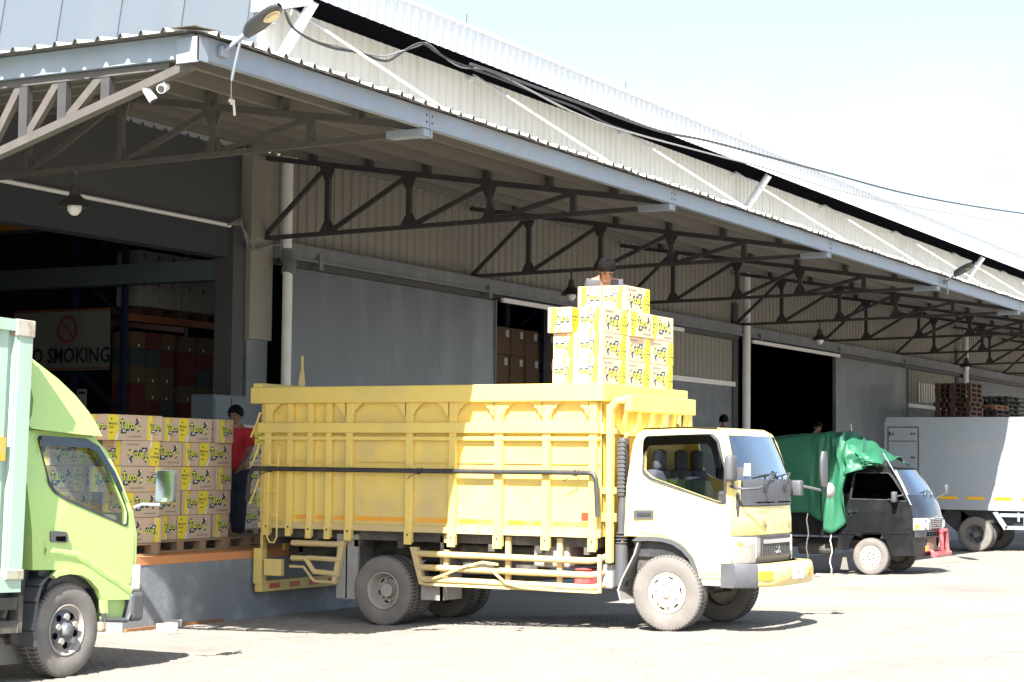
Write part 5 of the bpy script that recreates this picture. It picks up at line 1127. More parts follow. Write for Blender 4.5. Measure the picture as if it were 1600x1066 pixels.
b = MB(); b.box(VX+.35, VX+.45, 9.4, yb0+2.3, .36, .5); b.box(VX+1.2, VX+1.3, 9.4, yb0+2.3, .36, .5); b.tube([(VX+.1, VF.y, Rv+vz0), (VX+1.5, VF.y, Rv+vz0)], .05, 8); b.tube([(VX+.1, yr, Rv+gz(yr)), (VX+1.5, yr, Rv+gz(yr))], .06, 8); b.tube([(VX+.25, yb0+.15, .35), (VX+.25, yb0+.75, .35)], .11, 12); b.build('chassis', chass, VT)
b = MB(); q = vP(1318, 882); b.plate([(q.y-.03, q.z+.12), (q.y+.03, q.z+.12), (q.y+.075, q.z-.09), (q.y-.07, q.z-.09)], [], lambda u, v, wv: (VX+.05+wv, u, v), .02); b.build('mud_flap', rubber, VT)
# ------------------------------------------------------------------ white box truck
BX = 42.35
BT = thing('box_truck', 'long white box truck with yellow reflectors and a hatch door at the right frame edge', 'truck', (BX, 11.37, gz(11.37)))
bP = lambda px, py, X=BX: oX(px, py, X)
zb1 = bP(1540, 797.5).z; zt1 = bP(1500, 652).z; yR = bP(1383, 700).y; yFr = yR-6.2; bwid = 2.2
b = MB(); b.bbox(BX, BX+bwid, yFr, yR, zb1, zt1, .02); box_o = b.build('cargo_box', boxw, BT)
for z in (zt1-.09, zb1):
    b = MB(); b.box(BX-.012, BX-.002, yFr+.02, yR-.02, z, z+.09); b.build('box_rail', boxw, BT)
b = MB(); b.box(BX-.02, BX-.002, yR-.06, yR+.01, zb1, zt1-.1); b.build('corner_post', boxw, BT)
ya_, yb2 = bP(1387, 720).y, bP(1436, 720).y; zd1 = bP(1410, 667).z; zd0 = bP(1410, 760).z
b = MB()
for y0, y1, z0, z1 in ((yb2, ya_, zd1-.018, zd1), (yb2, yb2+.022, zd0, zd1), (ya_-.022, ya_, zd0, zd1), (yb2, ya_, zd0, zd0+.018)): b.box(BX-.02, BX-.002, y0, y1, z0, z1)
hd = b.build('hatch_door', greyp, BT)
b = MB(); b.box(BX-.014, BX-.002, yb2+.026, ya_-.026, zd0+.022, zd1-.022); b.build('hatch_panel', boxw, hd)
b = MB(); zs = bP(1410, 690).z; b.box(BX-.022, BX-.014, yb2+.05, ya_-.04, zs, zs+.016); b.build('hatch_strip', greyp, hd)
for px, py in ((1391, 678), (1391, 715), (1396, 678), (1396, 715), (1425, 678), (1429, 678), (1425, 715), (1429, 715)):
    p = bP(px, py); b = MB(); hgt = .045 if px == 1391 else .02; b.box(BX-.035, BX-.014, p.y-.016, p.y+.016, p.z-hgt, p.z+hgt); b.build('hinge', blackp, hd)
for k in range(7):
    y1 = bP(1469, 777).y-k*(bP(1469, 777).y-bP(1511, 777).y); z = bP(1490, 778).z; b = MB(); b.box(BX-.016, BX-.004, y1-.40, y1, z-.033, z+.033); b.build('side_reflector', stripey, BT)
Rb = .395
for l, r_ in ((.13, 0), (.40, 0), (1.70, math.pi), (1.97, math.pi)): wheel(BT, (l, 0, Rb), Rb, .215, 'rearb', r_)
wheel(BT, (.15, -3.8, Rb+.07), Rb, .215, 'front'); wheel(BT, (1.95, -3.8, Rb+.07), Rb, .215, 'front', math.pi)
b = MB(); b.box(BX+.6, BX+.68, yFr-1.2, yR, .68, .92); b.box(BX+1.5, BX+1.58, yFr-1.2, yR, .68, .92); b.tube([(BX+.2, 11.37, .32), (BX+2.0, 11.37, .32)], .08, 8)
for k in range(9): b.box(BX+.05, BX+bwid-.05, yR-.3-k*.7, yR-.2-k*.7, .92, zb1)
b.box(BX+.6, BX+1.6, 7.5, 10.3, .45, .8); b.build('chassis', chass, BT)
b = MB(); y0 = bP(1562, 808).y; xg2 = BX+.05
b.beam((xg2, y0, zb1-.10), (xg2, yFr+.3, zb1-.10), .05, .08); b.beam((xg2, y0-.12, .45), (xg2, yFr+.3, .45), .05, .08); b.beam((xg2, y0+.12, zb1-.02), (xg2, y0-.13, .42), .05, .10); b.beam((xg2, y0-.55, zb1-.1), (xg2, y0-.55, .45), .05, .05); b.tube([(xg2-.05, y0-.42, zb1-.04), (xg2-.05, y0-.42, zb1-.24)], .03, 6); b.build('side_guard', galv, BT)
b = MB(); y1 = bP(1498, 810).y; b.beam((BX+.2, y1, zb1), (BX+.2, y1+.28, .48), .5, .03, (1, 0, 0)); b.beam((BX+.2, y1-.0, zb1-.02), (BX+.2, y1-1.4, zb1-.04), .5, .03, (1, 0, 0)); b.build('mudguard', blackp, BT)
# its cab, out of the frame to the right
b = MB(); b.bbox(BX+.15, BX+2.05, yFr-1.75, yFr-.12, .75, 2.25, .12); cbo = b.build('cab', whitep, BT, smooth=50)
b = MB(); b.box(BX+.142, BX+.148, yFr-1.5, yFr-.6, 1.45, 2.05); b.box(BX+.3, BX+1.9, yFr-1.757, yFr-1.752, 1.4, 2.1); b.build('window', gdark, cbo)

# ================================================================== CARGO, RACKS, PEOPLE
BL, BWD, BH = .635, .30, .286
def carton_proto():
    t = thing('snack_carton', 'x', 'carton')
    b = MB(); b.bbox(0, BL, 0, BWD, 0, BH, .006)
    b.build('cardboard', kraft, t)
    p = MB()
    def quadp(fn, pts, mi): p.add([fn(u, v) for u, v in pts], [tuple(range(len(pts)))], mi)
    def longf(fn0):
        f = lambda k: (lambda u, v: fn0(u, v, k))
        quadp(f(1), [(0.004, .004), (.12, .004), (.15, .07), (.19, .13), (.175, .20), (.185, BH-.004), (.004, BH-.004)], 0)
        quadp(f(1.2), [(.125, .004), (.165, .004), (.19, .10), (.155, .075)], 5)
        quadp(f(2), [(.045, .235), (.06, .25), (.075, .235), (.06, .22)], 1)
        add_text(p, 'Medium', .044, .01, lambda u, v: fn0(.085+u, .185+v, 2), 1); add_text(p, 'Pack', .044, .01, lambda u, v: fn0(.062+u, .145+v, 2), 1); quadp(f(2), [(.03, .08), (.085, .08), (.085, .09), (.03, .09)], 1)
        for du, dv in ((-.004, .0), (.008, -.012), (.004, -.024)): add_text(p, 'Taro', .130, .036, lambda u, v: fn0(.325+du+u, .175+dv+v, 2+dv*20), 1, .95)
        quadp(f(2.2), [(.215, .22), (.245, .245), (.262, .235), (.25, .19)], 1)
        add_text(p, 'Taro', .130, .020, lambda u, v: fn0(.325+u, .175+v, 4), 2, .95)
        quadp(f(2.5), [(.215, .075), (.31, .075), (.325, .12), (.225, .12)], 1); quadp(f(3.5), [(.25, .092), (.30, .098), (.30, .12), (.25, .114)], 5); add_text(p, 'net', .022, .004, lambda u, v: fn0(.275+u, .106+v, 4), 1)
        for bi, (cu, cv, ru, rv, an, mi) in enumerate(((.50, .215, .018, .04, .5, 1), (.485, .185, .03, .014, .4, 1), (.525, .235, .014, .012, 0, 5), (.535, .13, .016, .035, -.4, 2), (.52, .105, .026, .010, .6, 1), (.545, .16, .012, .010, 0, 1))):
            quadp(f(1.6+.15*bi), [(cu+ru*math.cos(q)*math.cos(an)-rv*math.sin(q)*math.sin(an), cv+ru*math.cos(q)*math.sin(an)+rv*math.sin(q)*math.cos(an)) for q in [2*math.pi*i/10 for i in range(10)]], mi)
        u = .36
        for wd in (.03, .022, .038, .03, .036): quadp(f(2), [(u, .036), (u+wd, .036), (u+wd, .050), (u, .050)], 3); u += wd+.012
    def shortf(fn0):
        f = lambda k: (lambda u, v: fn0(u, v, k))
        quadp(f(1), [(.035, .004), (.085, .004), (.10, .09), (.125, .15), (.11, BH-.004), (.045, BH-.004)], 0); quadp(f(1.1), [(.09, .004), (.12, .004), (.135, .10), (.105, .08)], 5)
        for du, dv in ((-.004, 0), (.007, -.010), (.004, -.020)): add_text(p, 'Taro', .102, .036, lambda u, v: fn0(.178+du+u, .165+dv+v, 2+dv*20), 1, .95)
        add_text(p, 'Taro', .102, .020, lambda u, v: fn0(.178+u, .165+v, 4), 2, .95)
        quadp(f(2.5), [(.10, .085), (.165, .085), (.175, .12), (.105, .12)], 1); quadp(f(3.5), [(.12, .098), (.16, .102), (.16, .12), (.12, .116)], 5)
        quadp(f(1.5), [(BWD/2-.024, BH-.004), (BWD/2+.024, BH-.004), (BWD/2+.024, BH-.05), (BWD/2-.024, BH-.055)], 4); quadp(f(1.5), [(BWD/2-.024, .004), (BWD/2+.024, .004), (BWD/2+.024, .06), (BWD/2-.024, .055)], 4)
        u = .12
        for wd in (.03, .022, .03): quadp(f(2), [(u, .066), (u+wd, .066), (u+wd, .074), (u, .074)], 3); u += wd+.008
    e = .0009
    longf(lambda u, v, k: (u, -e*k, v)); longf(lambda u, v, k: (BL-u, BWD+e*k, v))
    shortf(lambda u, v, k: (-e*k, BWD-u, v)); shortf(lambda u, v, k: (BL+e*k, u, v))
    p.add([(.0, BWD/2-.024, BH+e), (BL, BWD/2-.024, BH+e), (BL, BWD/2+.024, BH+e), (0, BWD/2+.024, BH+e)], [(0, 1, 2, 3)], 4)
    p.build('printed_label', [pyel, pnavy, ptxt, pgrey, tape, pwhite], t, recalc=False); return t
CART = carton_proto(); _first = [True]
def carton(x, y, z, label, group, flip=False, turn=False, jit=.008):
    """near lower corner at x, y; turn: short side to the yard"""
    o = CART if _first[0] else copy_tree(CART); _first[0] = False
    o['label'] = label; o['group'] = group
    L_, W_ = (BWD, BL) if turn else (BL, BWD)
    c = Vector((x+L_/2, y+W_/2, z+BH/2)); M_ = Matrix.Rotation(random.gauss(0, jit), 4, 'Z')
    if turn: M_ = M_ @ Matrix.Rotation(math.pi/2, 4, 'Z')
    if flip: M_ = M_ @ Matrix.Rotation(math.pi, 4, 'Y')
    o.matrix_world = Matrix.Translation(c) @ M_ @ Matrix.Translation((-BL/2, -BWD/2, -BH/2))
    return o
# ---- on the yellow truck
G1 = 'cartons piled on the yellow truck'
x0, y0, zd = 18.81, 9.20, 2.66
LV = ['bottom layer', 'second layer up', 'third layer up', 'top layer']
for r in range(3):
    z = zd+r*(BH+.003); fl = r < 2; j = random.uniform(-.015, .015)
    carton(x0+j-(.05 if r == 2 else 0), y0+BWD+.012+(.05 if r == 2 else 0), z, 'snack carton at the rear left of the truck pile, '+LV[r], G1, r < 2)
    carton(x0+j, y0, z, 'snack carton at the front left corner of the truck pile, '+LV[r], G1, True)
    carton(x0+BL+.012+j+(.03 if r == 2 else 0), y0-(.02 if r == 2 else 0), z, 'snack carton in the front middle of the truck pile, '+LV[r], G1, r < 2)
    carton(x0+2*BL+.03+j, y0-(.0 if r == 2 else 0), z, 'snack carton at the front right of the truck pile, '+LV[r], G1, r < 2)
z = zd+3*(BH+.003)
carton(x0+.60, y0+BWD+.01, z, 'upright snack carton behind the other on top of the truck pile', G1); carton(x0+.62, y0, z, 'upside down snack carton at the very top front of the truck pile', G1, True)
# ---- on the dock
G2 = 'cartons stacked on dock pallets'
def zx(v, Y): return oY(140+v/3.807, 750, Y).x
rowsR = [[(430, 's', 0), (520, 'l', 0), (738, 's', 0)], [(338, 'l', 0), (550, 's', 0), (650, 'l', 0)], [(338, 'l', 0), (550, 'l', 0), (752, 's', 0)], [(340, 'l', 0), (555, 's', 0), (652, 'l', 0)], [(430, 's', 0), (525, 'l', 0), (745, 's', 0)]]
rowsL = [[(103, 'l', 0), (327, 's', 0)], [(198, 'l', 1)], [(118, 'l', 0), (330, 's', 1)], [(205, 'l', 0)], [(115, 'l', 0), (330, 's', 1)]]
rowsF = [[(-210, 'l', 0), (0, 's', 0)], [(-240, 'l', 1), (-25, 'l', 0)], [(-310, 'l', 0), (-95, 'l', 0)], [(-330, 's', 0), (-215, 'l', 0), (0, 'l', 0)], [(-315, 'l', 0), (-100, 'l', 0)]]
PZ = DOCK_Z+.145
RN = ['top row', 'second row down', 'third row', 'fourth row', 'bottom row']
for rows_, Yf_, nm in ((rowsR, 14.30, 'right dock pallet'), (rowsL, 13.95, 'middle dock pallet'), (rowsF, 14.42, 'left dock pallet')):
    for r, row in enumerate(rows_):
        z = PZ+(4-r)*(BH+.003)
        for i, (v, k, fl) in enumerate(row):
            pos = ['left end', 'middle', 'right end'][i if len(row) == 3 else (0 if i == 0 else 2)] if len(row) > 1 else 'the only one there'
            fwd = -.06 if (nm[0] == 'r' and r == 0 and i == 2) else random.uniform(-.012, .012)
            carton(zx(v, Yf_), Yf_+fwd, z, f'snack carton, {nm}, {RN[r]}, {pos}', G2, bool(fl), k == 's')
for r in range(5):
    z = PZ+(4-r)*(BH+.003); carton(oY(372-(8 if r == 0 else 0), 750, 15.95).x, 15.95, z, f'shaded snack carton behind the man in red, {RN[r]}', G2, r in (0, 3), False)
# ---- pallets
def pallet_proto(L, W, m, name='pallet', parts=True):
    t = thing(name, 'x', 'pallet'); n = 6
    for k in range(n):
        y = k*(W-.1)/(n-1); b = MB(); b.box(0, L, y, y+.1, .118, .138); b.build('deck_board', m, t)
    for i in range(4):
        x = i*(L-.12)/3
        for y in (0, W/2-.05, W-.1): b = MB(); b.box(x, x+.12, y, y+.10, .022, .117); b.build('block', m, t)
    for y in (0, W/2-.05, W-.1): b = MB(); b.box(0, L, y, y+.1, .0, .021); b.build('base_board', m, t)
    return t
pp0 = pallet_proto(1.40, 1.1, wood)
PP = [(zx(405, 14.2)-.02, 14.22, 'wooden pallet under the right stack of snack cartons'), (zx(418, 13.9)-1.40, 13.9, 'wooden pallet under the middle stack of snack cartons'), (zx(405, 14.4)-2.95, 14.40, 'wooden pallet under the left cartons behind the green cab'), (zx(405, 14.2)+1.42, 14.30, 'wooden pallet at the feet of the man in red'), (oY(368, 750, 15.9).x, 15.9, 'wooden pallet under the shaded cartons behind the man')]
for i, (x, y, lb) in enumerate(PP):
    o = pp0 if i == 0 else copy_tree(pp0); o.location = (x, y, DOCK_Z+.006); o['label'] = lb; o['group'] = 'pallets on the dock'
def flat_pallet(L, W, m):
    b = MB()
    for k in range(5): y = k*(W-.12)/4; b.box(0, L, y, y+.12, .11, .132)
    for i in range(3):
        x = i*(L-.12)/2
        for y in (0, W/2-.06, W-.12): b.box(x, x+.12, y, y+.12, .022, .109)
    for y in (0, W/2-.06, W-.12): b.box(0, L, y, y+.12, 0, .0215)
    return b.build('pallet', m)
WORDS = ['topmost', 'second', 'third', 'fourth', 'fifth', 'sixth', 'seventh', 'eighth', 'ninth', 'tenth', 'eleventh', 'twelfth', 'thirteenth', 'fourteenth', 'fifteenth', 'sixteenth', 'seventeenth', 'eighteenth', 'nineteenth', 'twentieth', 'twenty-first', 'twenty-second', 'twenty-third', 'twenty-fourth', 'twenty-fifth', 'twenty-sixth']
def pstack(px, py_top, Y, L, W, mats_, nm):
    p = oY(px, py_top, Y); n = int((p.z-DOCK_Z)/.136); protos = [flat_pallet(L, W, m) for m in mats_]
    used = set()
    for k in range(n):
        pi = (k*7//3) % len(protos); o = protos[pi] if pi not in used else protos[pi].copy()
        if pi in used: COL.objects.link(o)
        used.add(pi); o.location = (p.x+random.uniform(-.03, .03), Y+random.uniform(-.03, .03), DOCK_Z+.008+k*.136); o.rotation_euler = (0, 0, random.gauss(0, .012))
        tag(o, f'{WORDS[n-1-k]} pallet from the top of the {nm}', 'pallet', 'pallets stacked at the far end of the dock')
    for i, q in enumerate(protos):
        if i not in used: bpy.data.objects.remove(q)
wr = mat('reddish_pallet_wood', (.30, .15, .085), .8, var=.3, scale=9)
pstack(1516, 597, 14.6, 1.30, 1.05, [woodd, woodd], 'tall dark red stack right of the louvred window')
pstack(1517.5, 597, 14.52, 1.28, .05, [wr], 'brown boards fronting the tall stack') if False else None
pstack(1556, 628, 14.6, 1.5, 1.1, [woodb, wr], 'low black stack beside the tall stack')
pstack(1574, 616, 15.2, 3.0, 1.2, [woodb], 'black stack at the right frame edge')
fp = flat_pallet(1.2, 1.0, wood); BASEP = [(36.0, 14.5), (41.55, 14.5)]
nn = 0
for bi, (bx_, by_) in enumerate(BASEP):
    for k in range(3):
        o = fp if nn == 0 else fp.copy()
        if nn: COL.objects.link(o)
        nn += 1; o.location = (bx_, by_, DOCK_Z+.008+k*.134); tag(o, f'{WORDS[2-k]} pallet from the top under the worker {"behind the yellow cab" if bi == 0 else "behind the green tarpaulin"}', 'pallet', 'pallets the workers stand on')
# ---- racks
def rack(x0, x1, Y, depth, levels, label, top=5.6):
    t = thing('pallet_rack', label, 'rack', (x0, Y, DOCK_Z), 'storage racks')
    for x in (x0, x1):
        for y in (Y, Y+depth):
            b = MB(); b.box(x-.045, x+.045, y-.04, y+.04, DOCK_Z, top); b.build('upright', rackb, t)
        b = MB(); z = DOCK_Z+.3; s = 0
        while z < top-.7: b.beam((x, Y if s % 2 == 0 else Y+depth, z), (x, Y+depth if s % 2 == 0 else Y, z+.75), .04, .04); z += .75; s += 1
        b.build('brace', rackb, t)
    for z in levels:
        for y in (Y-.02, Y+depth): b = MB(); b.box(x0+.05, x1-.05, y-.03, y+.03, z-.11, z); b.build('beam', racko, t)
        b = MB(); b.box(x0, x1, Y+.02, Y+depth-.02, z-.02, z+.01); b.build('shelf', woodd, t)
    return t
RY = 19.5
rack(22.88, 25.62, RY, 1.0, [4.05], 'blue and orange pallet rack holding dim cartons inside the left opening')
rack(35.6, 38.8, 20.5, 1.0, [3.55], 'orange beamed rack of brown cartons seen through the middle opening'); rack(38.9, 42.2, 20.5, 1.0, [3.55], 'further rack behind the carton pile in the middle opening')
def rcart(size, m, name='carton'):
    b = MB(); b.bbox(0, size[0], 0, size[1], 0, size[2], .006); return b.build(name, m)
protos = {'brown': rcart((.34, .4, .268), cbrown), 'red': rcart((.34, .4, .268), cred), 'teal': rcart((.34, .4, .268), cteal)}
tg = MB(); tg.box(.15, .18, -.004, -.001, .03, .075); tagm = tg.build('tag_sticker', pwhite, protos['brown'], rel=False)
used = set()
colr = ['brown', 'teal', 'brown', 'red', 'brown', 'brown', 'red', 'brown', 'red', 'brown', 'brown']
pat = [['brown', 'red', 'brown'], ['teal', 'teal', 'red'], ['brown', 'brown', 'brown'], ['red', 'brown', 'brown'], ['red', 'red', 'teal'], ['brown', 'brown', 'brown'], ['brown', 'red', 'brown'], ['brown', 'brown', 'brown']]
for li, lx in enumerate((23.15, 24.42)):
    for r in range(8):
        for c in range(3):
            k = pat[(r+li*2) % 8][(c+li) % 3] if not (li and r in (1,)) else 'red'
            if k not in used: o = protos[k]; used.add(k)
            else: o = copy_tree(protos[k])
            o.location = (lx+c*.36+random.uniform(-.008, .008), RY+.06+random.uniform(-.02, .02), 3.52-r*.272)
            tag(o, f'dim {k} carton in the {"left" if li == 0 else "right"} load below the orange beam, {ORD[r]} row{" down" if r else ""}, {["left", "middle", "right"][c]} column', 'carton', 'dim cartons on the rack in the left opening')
wp = rcart((.35, .45, .44), cwhite)
b = MB()
b.box(.12, .145, -.004, -.001, .30, .40, 0); b.box(.09, .175, -.0045, -.001, .34, .365, 0)
for q in range(10): t = 2*math.pi*q/10; b.box(.17+.05*math.cos(t)-.008, .17+.05*math.cos(t)+.008, -.004, -.001, .13+.06*math.sin(t)-.01, .13+.06*math.sin(t)+.01, 1)
b.build('printed_mark', [prered, pgrey], wp, rel=False); n_ = 0
for li, lx in enumerate((23.25, 24.40)):
    for r in range(2):
        for c in range(3):
            o = wp if n_ == 0 else copy_tree(wp); n_ += 1
            o.location = (lx+c*.36, RY+.04, 4.07+.13+r*.445); tag(o, f'white carton on the orange beam, {"left" if li == 0 else "right"} load, {["lower", "upper"][r]} row, {["left", "middle", "right"][c]}', 'carton', 'white cartons on the rack')
for li, lx in enumerate((23.2, 24.36)):
    b = MB()
    for k in range(4): b.box(lx, lx+1.12, RY+.0+k*.28, RY+.1+k*.28, 4.16, 4.19)
    for x in (lx, lx+.5, lx+1.02): b.box(x, x+.1, RY, RY+.94, 4.065, 4.158)
    tag(b.build('pallet', woodd), f'dark pallet under the {"left" if li == 0 else "right"} load of white cartons on the rack', 'pallet', 'pallets on the rack')
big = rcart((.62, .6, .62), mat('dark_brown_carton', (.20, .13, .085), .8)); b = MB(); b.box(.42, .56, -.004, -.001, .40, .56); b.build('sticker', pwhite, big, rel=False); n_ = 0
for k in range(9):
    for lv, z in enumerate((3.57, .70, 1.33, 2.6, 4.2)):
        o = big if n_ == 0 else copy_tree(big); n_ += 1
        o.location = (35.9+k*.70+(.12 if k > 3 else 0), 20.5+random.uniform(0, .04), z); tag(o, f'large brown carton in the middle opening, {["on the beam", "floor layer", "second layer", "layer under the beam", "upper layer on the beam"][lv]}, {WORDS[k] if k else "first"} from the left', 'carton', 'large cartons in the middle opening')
# banner on the rack end
b = MB(); by0, by1, bz0, bz1 = 19.70, 21.72, 3.16, 4.10
sag = lambda y, z: .02*math.sin((y-by0)*5+z*3)+.012*math.sin((y-by0)*11-z*6)
bw = lambda u, v, o=0: (22.78-o-sag(u, v)*.6, u, v)
b.grid([[bw(by0+(by1-by0)*i/24, bz0+(bz1-bz0)*j/10) for i in range(25)] for j in range(11)]); b.grid([[bw(by0+(by1-by0)*i/24, bz0+(bz1-bz0)*j/10, -.004) for i in range(25)] for j in range(11)])
bn = tag(thing('banner', 'white no smoking banner tied to the rack end in the dark opening', 'banner', (22.78, 20.7, 3.6)))
b.build('cloth', bannerm, bn, smooth=60)
b = MB(); cyy = by0+.90
add_text(b, 'NO SMOKING', .335, .018, lambda u, v: bw(cyy-u*.98, 3.40+v, .012), 0, .88); b.build('lettering', pblack, bn)
b = MB(); cy, cz = oX(106, 515, 22.78).y, oX(106, 515, 22.78).z
ring = [(cy+r_*math.cos(q), cz+r_*math.sin(q)) for r_ in (.215, .175) for q in [2*math.pi*i/28 for i in range(28)]]
b.add([bw(u, v, .012) for u, v in ring], [(i, (i+1) % 28, (i+1) % 28+28, i+28) for i in range(28)], 0)
b.add([bw(cy+u, cz+v, .014) for u, v in ((.135, .115), (.115, .135), (-.135, -.115), (-.115, -.135))], [(0, 1, 2, 3)], 0)
b.add([bw(cy+u, cz+v, .010) for u, v in ((.13, -.055), (-.11, -.055), (-.11, -.015), (.13, -.015))], [(0, 1, 2, 3)], 1)
for k in range(2): b.add([bw(cy-.08-.03*k+.012*math.sin(j*1.2)+dv, cz+.01+.03*j, .010) for j in range(4) for dv in (0, .014)], [(2*j, 2*j+1, 2*j+3, 2*j+2) for j in range(3)], 1)
b.build('prohibition_sign', [prered, pgrey], bn)
for z in (bz0+.03, bz1+.02):
    b = MB(); b.tube([(22.77, by0, z), (22.77, by1, z)], .015, 6); b.build('hem_rod', racko, bn)
b = MB(); q = oX(126, 610, 22.8); b.box(22.79, 22.8, q.y-.13, q.y+.06, q.z-.3, q.z+.02); b.box(22.785, 22.79, q.y-.1, q.y+.03, q.z-.06, q.z-.02, 1); tag(b.build('notice_sheet', [cwhite, pblack]), 'small pale notice sheet fixed on the rack end below the banner', 'notice')
t = thing('electric_cabinet', 'blue grey steel cabinet standing behind the man in red', 'cabinet', (21.3, 16.4, DOCK_Z))
ca = oY(334, 620, 16.45).x; cb_ = oY(386, 620, 16.45).x
b = MB(); b.bbox(ca, cb_, 16.45, 16.85, DOCK_Z+.01, oY(350, 617, 16.45).z, .01); b.build('body', cabin, t)
for k in range(2): b = MB(); x = ca+.02+k*(cb_-ca)/2; b.box(x, x+(cb_-ca)/2-.04, 16.438, 16.449, DOCK_Z+.1, oY(350, 622, 16.45).z); b.build('door', cabin, t)
# ---- green tarpaulin over the pickup load
bot = [(1165, 800), (1245, 801), (1262, 801), (1282, 818), (1302, 835), (1312, 815), (1320, 788), (1327, 745), (1345, 729), (1377, 726)]
topl = [(1165, 690), (1200, 686), (1245, 681), (1300, 679), (1318, 688), (1345, 706), (1377, 724)]
def lerp(tab, x):
    for (a, b_), (c, d_) in zip(tab, tab[1:]):
        if x <= c: return b_+(d_-b_)*(x-a)/(c-a)
    return tab[-1][1]
rows = []; NS, NT = 90, 70
for i in range(NS+1):
    px = 1165+212*i/NS; pb_ = oX(px, lerp(bot, px), VX-.1); pt_ = oX(px, lerp(topl, px), VX+.05)
    fw = min(1, max(0, (px-1262)/50)); row = []
    cabz = 2.0
    for j in range(NT+1):
        v = j/NT
        if v < .45:
            f = v/.45; l = -.07-.10*math.sin(math.pi*f)*(1-fw)*.3+.10*f**3; z = pb_.z+(pt_.z-pb_.z)*(f**.9)
            wob = (.050*math.sin(px*.30+f*3.5+1.5*math.sin(px*.09))+.028*math.sin(px*.62-f*6))*fw*(1-f*.55)+.012*math.sin(px*.06+f*9)
            flap = .09*fw*(1-f)*math.sin(px*.19+.5)
            l += wob-.05*fw; y = pb_.y+(pt_.y-pb_.y)*f+flap+.03*fw*math.sin(f*11+px*.2)
        elif v < .8:
            f = (v-.45)/.35; l = .03+1.56*f-.05*fw*(1-f); y = pt_.y+.05*fw*math.sin(f*9+px*.2); z = pt_.z+.06*math.sin(math.pi*f)+.028*fw*math.sin(f*16+px*.35)+.03*fw*math.sin(px*.25+f*5)+.01*math.sin(f*13+px*.05)
            if px > 1350: z = max(z, pt_.z)
        else:
            f = (v-.8)/.2; l = 1.59+.14*f+.02*math.sin(px*.3)*fw; y = pt_.y; z = pt_.z-f*(pt_.z-1.15 if px < 1325 else .05)
        row.append((VX+l, y, z))
    rows.append(row)
b = MB(); b.grid(rows); tp = tag(thing('tarpaulin', 'crumpled green tarpaulin draped over the black pickup load and cab roof', 'tarpaulin', (VX, 10.7, 1.0)))
co = b.build('cloth', tarpm, tp, smooth=70); sm_ = co.modifiers.new('thickness', 'SOLIDIFY'); sm_.thickness = .004
for px, py, pe in ((1299, 836, 898), (1262, 802, 880)):
    p = oX(px, py, VX-.1); q = oX(px-1, pe, VX-.1); b = MB(); P = [p+(q-p)*(k/7)+Vector((0, .02*math.sin(k*1.7), 0)) for k in range(8)]; b.tube(P, .011, 5); b.build('tie_rope', stringm, tp)
b = MB(); p = oY(1332, 683, 11.6); b.tube([p, p+Vector((-.1, 0, .25))], .01, 5); b.tube([p, p+Vector((.18, 0, .05))], .02, 5); b.box(p.x+.1, p.x+.2, p.y, p.y+.02, p.z-.25, p.z); tag(b.build('broom_top', white_w), 'pale broom or stick tops poking above the tarpaulin', 'stick')
# ---- loose things
def block(x, y, rz, label):
    b = MB(); b.bbox(-.105, .105, -.055, .055, 0, .085, .006)
    for k in range(5): b.bbox(-.112, -.104, -.048+k*.02, -.036+k*.02, .004, .08, .001)
    o = b.build('paving_block', brickm); o.location = (x, y, gz(y)+.007); o.rotation_euler = (0, 0, rz); tag(o, label, 'block', 'loose blocks by the dock'); return o
p = oZ(259, 986, -.115); block(p.x+.02, p.y, -.25, 'pale paving block lying loose by the dock, the nearer one'); p = oZ(278, 982, -.115); block(p.x+.06, p.y+.12, .1, 'pale paving block lying loose against the dock, the farther one')
b = MB(); p = oZ(170, 986, -.12); b.bbox(-.12, .12, -.1, .1, 0, .13, .03); o = b.build('stone', mat('brown_stone', (.36, .27, .19), .85, var=.2)); o.location = (p.x, p.y+.1, gz(p.y)); tag(o, 'brown stone lying behind the front tyre of the green truck', 'stone')
def litter(px, py, s, m, label, name='litter'):
    p = oZ(px, py, 0.0); p = oZ(px, py, gz(p.y)); b = MB(); rr = random.Random(px)
    b.grid([[(p.x+(i-1.5)*s*.5+rr.uniform(-.2, .2)*s, p.y+(j-1)*s*.6+rr.uniform(-.2, .2)*s, p.z+.012+rr.uniform(0, .35)*s) for i in range(4)] for j in range(3)]); tag(b.build(name, m), label, 'litter')
litter(812, 985, .07, mat('pale_blue_wrapper', (.45, .47, .75), .5), 'pale blue wrapper on the ground before the yellow truck'); litter(1301, 957, .05, mat('dark_wrapper', (.12, .11, .16), .5), 'dark scrap lying on the open yard right of the bumper'); litter(1278, 900, .09, stringm, 'pale crumpled rag on the ground by the pickup'); litter(375, 1020, .03, blackp, 'tiny dark scrap on the yard near the dock')
